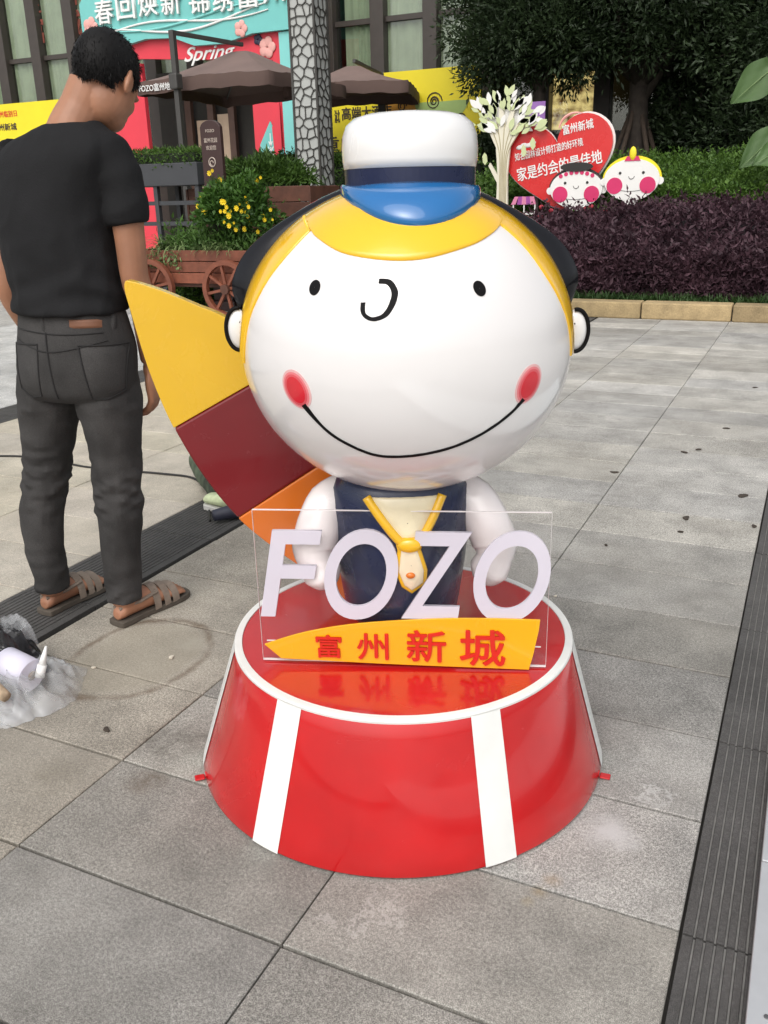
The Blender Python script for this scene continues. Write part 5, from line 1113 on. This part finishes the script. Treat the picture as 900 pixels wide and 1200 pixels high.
for P_ in ([(-.86, .905), (-.735, .90), (-.755, .765), (-.80, .745), (-.84, .75), (-.86, .905)], [(-1.085, .90), (-.99, .905), (-1.0, .755), (-1.04, .745), (-1.075, .77), (-1.085, .90)]):
    for a_, b2_ in zip(P_[:-1], P_[1:]): seam([a_, b2_], .0024)
seam([(-1.06, .945), (-.93, .935), (-.79, .938)]); seam([(-.958, .94), (-.955, .86), (-.945, .75)], .003); seam([(-1.07, .915), (-.955, .885), (-.78, .915)])
for x in (-.965, -.765): clothpatch([(x-.006, .99), (x+.006, .99), (x+.006, .94), (x-.006, .94)], .005, 'belt_loop', denim2, jn, 4)
# --- sandals
sole_m = mat('sandal_sole', (.085, .07, .055), .85, .2, 30, bump=.2); strap_m = mat('sandal_strap', (.24, .19, .15), .8, .2, 30, bump=.3, bscale=200)
for (h, d, s, l) in FT:
    sd_ = thing('sandal', 'worn brown strapped sandal on the right foot of the man' if h.x > -1 else 'worn brown strapped sandal on the left foot of the man', 'sandal', cf(0, 0, 0), 0)
    sd_.location = cf(MX, MY); sd_.rotation_euler[2] = YAW
    prof = [(-.03, .0), (-.02, .026), (.03, .036), (.35, .036), (.65, .047), (.85, .050), (1.0, .036), (1.05, .0)]
    prof = smoothpath(prof, 5); pl_ = [(h+d*l*q+s*w_) for q, w_ in prof]+[(h+d*l*q-s*w_) for q, w_ in reversed(prof[1:-1])]
    MB().flat([(p.x-MX, p.y-MY) for p in pl_], .001, .020).build('sole', sole_m, sd_, bevel=.003)
    for q, w_, hh, wd in ((.48, .045, .080, .014), (.62, .047, .068, .013), (.74, .050, .056, .014)):
        RG = []
        for a in np.linspace(-.1, math.pi+.1, 15):
            c = h+d*l*q+s*(w_*math.cos(a)); z = .016+hh*max(0, math.sin(a))**.8; RG.append([L_(c.x+d.x*e, c.y+d.y*e, z+tz) for e, tz in ((-wd, 0), (wd, 0), (wd, .004), (-wd, .004))])
        MB().rings(RG).build('strap', strap_m, sd_, smooth=False)
    for sgn in (-1, 1):
        a = h+d*l*.5+s*sgn*.036; b = h+d*l*.02+s*sgn*.012; MB().tube([L_(a.x, a.y, .075), L_((a.x+b.x)/2+s.x*sgn*.012, (a.y+b.y)/2+s.y*sgn*.012, .068), L_(b.x, b.y, .060)], .006, 6).build('strap', strap_m, sd_)
# --- kneeling person behind the statue
KX, KY = -.55, 3.85
kp = thing('person', 'person in green camouflage trousers kneeling behind the statue', 'person', cf(KX+.03, KY-.01), YAW)
_sv = (MX, MY); MX, MY = KX, KY
camo = mat('camouflage_cloth', (.055, .075, .045), .85, .75, 14, bump=.2, detail=1)
k_ = MB(); turn, pit = R(-30), R(35)
Fh = Vector((math.sin(turn)*math.cos(pit), math.cos(turn)*math.cos(pit), -math.sin(pit))); Uh = Vector((math.sin(turn)*math.sin(pit), math.cos(turn)*math.sin(pit), math.cos(pit))); Rh = Fh.cross(Uh); HM = Matrix((Rh, Fh, Uh)).transposed(); HCm = L_(-.40, 4.06, .98)
head_build(k_)
limb(k_, [(-.45, 3.96, .72), (-.43, 4.0, .82), (-.41, 4.04, .93)], [.09, .058, .055]); limb(k_, [(-.55, 3.86, .40), (-.50, 3.9, .55), (-.45, 3.95, .72)], [.12, .12, .12])
limb(k_, [(-.62, 3.98, .72), (-.70, 4.08, .52), (-.66, 4.25, .38)], [.05, .042, .028]); hand(k_, L_(-.655, 4.27, .365), (.1, .8, -.5), (.8, 0, .3), (0, .3, .8), .5)
limb(k_, [(-.28, 3.92, .72), (-.22, 4.05, .52), (-.30, 4.22, .38)], [.05, .042, .028]); hand(k_, L_(-.31, 4.24, .365), (-.1, .8, -.5), (-.8, 0, .3), (0, .3, .8), .5)
ko = k_.build('body', skin, kp); remesh(ko, .007, 3, .5)
q_ = MB(); limb(q_, [(-.45, 3.95, .76), (-.49, 3.90, .62), (-.54, 3.86, .46), (-.56, 3.84, .36)], [.10, .165, .16, .16], 24); limb(q_, [(-.56, 3.96, .72), (-.64, 4.0, .66), (-.69, 4.06, .56)], [.08, .065, .06]); limb(q_, [(-.34, 3.92, .72), (-.26, 3.95, .66), (-.23, 4.04, .56)], [.08, .065, .06])
remesh(q_.build('shirt', mat('dark_blue_cotton', (.02, .025, .04), .9, .2, 20, bump=.2), kp), .009, 3, .5)
q_ = MB(); limb(q_, [(-.56, 3.84, .40), (-.60, 3.82, .30), (-.78, 4.05, .17), (-.91, 4.20, .085)], [.15, .13, .095, .075], 20); limb(q_, [(-.91, 4.19, .085), (-.84, 3.98, .07), (-.74, 3.74, .065)], [.075, .068, .055], 18)
limb(q_, [(-.50, 3.84, .36), (-.34, 4.05, .45), (-.22, 4.25, .46)], [.14, .095, .08], 20); limb(q_, [(-.22, 4.25, .46), (-.20, 4.22, .25), (-.20, 4.18, .10)], [.08, .068, .055], 18)
remesh(q_.build('trousers', camo, kp), .009, 3, .5)
cap = MB().ball(hp_(0, -.012, .035), (.086, .11, .094), 24, 14, HM).build('hair', hair_m, kp, smooth=True)
shoe_w = mat('lime_white_mesh', (.55, .62, .38), .7, .3, 25, bump=.2); shoe_s = mat('shoe_sole', (.5, .49, .46), .7, .1)
for (h, d, lift, lab) in ((Vector((-.675, 3.63, .05)), Vector((-.12, .10, -.02)), 0, 'lime and white sports shoe of the kneeling person'), (Vector((-.20, 4.14, .02)), Vector((-.02, .22, 0)), 0, 'lime and white sports shoe planted in front of the kneeling person')):
    so = thing('sports_shoe', lab, 'shoe', cf(h.x, h.y, 0), YAW); q_ = MB(); d1 = d.normalized(); s1 = Vector((d1.y, -d1.x, 0)).normalized(); RG = []; RS = []
    for t, w_, hh in ((-.5, .022, .055), (-.3, .036, .082), (0, .038, .075), (.4, .042, .055), (.85, .042, .045), (1.0, .022, .025)):
        c = Vector((d1.x, d1.y, 0))*t*.14; RG.append([Vector((c.x+s1.x*w_*math.cos(a), c.y+s1.y*w_*math.cos(a), .024+(.5+.5*math.sin(a))*hh)) for a in np.linspace(0, 2*math.pi, 17)[:-1]])
        RS.append([Vector((c.x+s1.x*w_*1.06*e, c.y+s1.y*w_*1.06*e, z)) for e, z in ((-1, .001), (1, .001), (1, .026), (-1, .026))])
    q_.rings(RG).build('upper', shoe_w, so, smooth=True); MB().rings(RS).build('sole', shoe_s, so, bevel=.004)
MX, MY = _sv
# dark tool and its cable
tl = thing('power_tool', 'small black power tool lying on the ribbed band behind the surfboard', 'tool', cf(-.640, 3.545), YAW+.5)
tool_m = mat('tool_black', (.018, .018, .022), .5, .2, 20); tool_b = mat('tool_blue', (.025, .027, .045), .5, .2, 20)
MB().tube([(-.09, 0, .034), (-.02, 0, .036), (.06, 0, .036), (.11, 0, .034)], [.024, .030, .033, .026], 14).build('motor_body', tool_b, tl, smooth=True)
MB().tube([(.10, 0, .036), (.15, 0, .036), (.155, 0, .036)], [.024, .026, .02], 14).build('gear_head', tool_m, tl, smooth=True); MB().lathe([(.05, 0), (.052, .004), (.05, .006)], 24, (.14, 0, .003)).build('disc', tool_m, tl); MB().tube([(.14, 0, .008), (.14, 0, .03)], .012, 10).build('spindle', tool_m, tl)
MB().tube([(.09, .02, .036), (.09, .11, .042)], [.012, .015], 10).build('side_handle', tool_m, tl, smooth=True)
def gp(px, py): return cf(px, py, .006)
cb = [gp(-3.2, 4.62), gp(-2.4, 4.62), gp(-1.93, 4.60), gp(-1.5, 4.36), gp(-1.1, 4.22), gp(-.92, 4.12), gp(-.80, 3.85), gp(-.76, 3.62), gp(-.74, 3.52)]
tag(MB().tube(smoothpath(cb, 10), .0055, 8).build('power_cable', mat('black_rubber', (.02, .019, .018), .6, .1), smooth=True), 'thin black power cable trailing across the beige paving behind the man', 'cable')

# ------------------------------------------------------------------ rubbish at the left edge
def plastic():
    m = bpy.data.materials.new('thin_plastic'); m.use_nodes = True; n = m.node_tree.nodes; L = m.node_tree.links; b = n['Principled BSDF']; b.inputs['Base Color'].default_value = (.66, .68, .70, 1); b.inputs['Roughness'].default_value = .12
    t = n.new('ShaderNodeBsdfTransparent'); ms = n.new('ShaderNodeMixShader'); nz = n.new('ShaderNodeTexNoise'); nz.inputs['Scale'].default_value = 9; tc = n.new('ShaderNodeTexCoord'); L.new(tc.outputs['Object'], nz.inputs['Vector'])
    mr = n.new('ShaderNodeMapRange'); mr.inputs[1].default_value = .3; mr.inputs[2].default_value = .7; mr.inputs[3].default_value = .10; mr.inputs[4].default_value = .42; L.new(nz.outputs[0], mr.inputs[0]); L.new(mr.outputs[0], ms.inputs[0])
    L.new(t.outputs[0], ms.inputs[1]); L.new(b.outputs[0], ms.inputs[2]); L.new(ms.outputs[0], n['Material Output'].inputs[0]); return m
def crumple(name, cx, cy, rx, ry, h, m, seed, label, cat, amp=.4, nr=46, na=110, rz=0):
    v = []; f = []
    for i in range(nr+1):
        q = i/nr
        for k in range(na):
            a = 2*math.pi*k/na; ed = 1+.22*noise.noise(Vector((math.cos(a)*1.6+seed, math.sin(a)*1.6, 0)))+.06*noise.noise(Vector((math.cos(a)*5+seed, math.sin(a)*5, 2)))
            x, y = rx*q*ed*math.cos(a), ry*q*ed*math.sin(a); P = Vector((x*9+seed+y*3, y*22, seed)); rd = 1-abs(noise.noise(P))*2; rd2 = 1-abs(noise.noise(P*2.3+Vector((3, 1, 5))))*2; r3 = 1-abs(noise.noise(P*5))*2
            z = h*(1-q**2.2)*(1+amp*rd*.6+amp*.35*rd2)+h*amp*.10*r3*(1-q**6)+.003+.012*max(0, rd2)*(1-q**8); v.append((x+.008*rd2*q, y+.008*rd*q, max(.002, z)))
    for i in range(nr):
        for k in range(na): f.append((i*na+k, i*na+(k+1) % na, (i+1)*na+(k+1) % na, (i+1)*na+k))
    o = MB().add(v, f).build(name, m, None, smooth='film' not in name, fix=False); o.location = cf(cx, cy, .0005); o.rotation_euler[2] = YAW+rz
    return tag(o, label, cat)
crumple('plastic_bag', -1.05, 2.14, .165, .215, .050, plastic(), 3.3, 'crumpled clear plastic bag of rubbish lying on the paving', 'plastic bag', .60, rz=-.6)
crumple('plastic_bag', -1.10, 2.05, .13, .11, .075, plastic(), 12.7, 'inner clear plastic bag bulging out of the crumpled rubbish bag', 'plastic bag', .55, rz=.4)
crumple('crumpled_film', -1.12, 2.30, .115, .085, .085, mat('black_film', (.013, .013, .014), .25, .3, 20), 8.1, 'crumpled black plastic film beside the paper roll in the rubbish', 'plastic film', .9, 30, 80)
crumple('crumpled_film', -1.10, 2.31, .07, .06, .11, plastic(), 5.4, 'clear plastic film crumpled on top of the black film', 'plastic film', .9, 20, 60)
def cylthing(name, a, b, rad, m, label, cat, n=18, parts=()):
    a = cf(*a); b = cf(*b); c = (a+b)/2; t = thing(name, label, cat, c); P = lambda q: a.lerp(b, q)-c
    for nm, q0, q1, r0, r1, mm_ in parts:
        MB().tube([P(q0), P(q0+(q1-q0)*.5), P(q1)], [r0, (r0+r1)/2, r1], n).build(nm, mm_, t, smooth=True)
        for pg in t.children[-1].data.polygons: pg.use_smooth = len(pg.vertices) == 4
    return t
paper = mat('lilac_paper', (.66, .64, .74), .7, .06, 12); yel = mat('brush_yellow', (.34, .24, .02), .45, .2, 14)
cylthing('paper_roll', (-1.075, 2.205, .075), (-.985, 2.155, .060), .04, paper, 'pale lilac paper roll lying in the clear plastic bag', 'paper roll', 24, (('roll', 0, 1, .046, .046, paper), ('core', -.01, 1.01, .014, .014, mat('card_core', (.3, .22, .14), .8, .1))))
cylthing('paint_brush', (-1.16, 2.12, .125), (-1.0, 2.02, .075), .01, yel, 'yellow handled paint brush lying on the plastic bag', 'paint brush', 12, (('handle', 0, .62, .012, .016, yel), ('ferrule', .62, .75, .016, .02, alu), ('bristles', .75, 1.0, .02, .014, mat('bristle', (.4, .3, .2), .9, .3, 60))))
cylthing('plastic_bottle', (-.965, 2.155, .055), (-.945, 2.185, .135), .02, sign_white, 'small white nozzle bottle sticking up out of the plastic bag', 'bottle', 16, (('bottle_body', 0, .40, .013, .013, sign_white), ('nozzle', .40, 1.0, .011, .003, sign_white)))
# small dead leaves and chips on the paving
leaf_dead = mat('dead_leaf', (.055, .042, .032), .9, .3, 40); chip = mat('plaster_chip', (.62, .56, .46), .9, .2, 40)
def litter(x, y, r, m, name, lab, cat):
    v = [(r*(1+.35*noise.noise(Vector((math.cos(a)*2+x*9, math.sin(a)*2, y*7))))*math.cos(a), r*.55*math.sin(a)*(1+.3*math.sin(3*a))) for a in np.linspace(0, 2*math.pi, 12)[:-1]]
    o = MB().flat(v, 0, .004).build(name, m, bevel=.001); o.location = (x, y, .0015); o.rotation_euler[2] = random.uniform(0, 6); tag(o, lab, cat, 'dead leaves scattered on the paving' if 'leaf' in name else 'plaster chips on the paving')
for x, y, r in ((-.36, 3.62, .022), (-.36, 3.45, .012), (-.50, 4.62, .02), (-.44, 4.7, .018), (-.17, 4.0, .03), (-.35, 5.2, .02), (-.10, 3.62, .016), (-1.515, 1.455, .013), (-.76, 4.15, .02), (-.28, 6.4, .02), (-.6, 3.2, .01)): litter(x, y, r, leaf_dead, 'dead_leaf', 'small dark dead leaf lying on the grey paving', 'leaf')
for x, y, r in ((-1.60, 1.83, .012), (-1.775, 1.69, .008), (-.66, 2.68, .007)): litter(x, y, r, chip, 'plaster_chip', 'tiny pale plaster chip lying on the paving', 'chip')
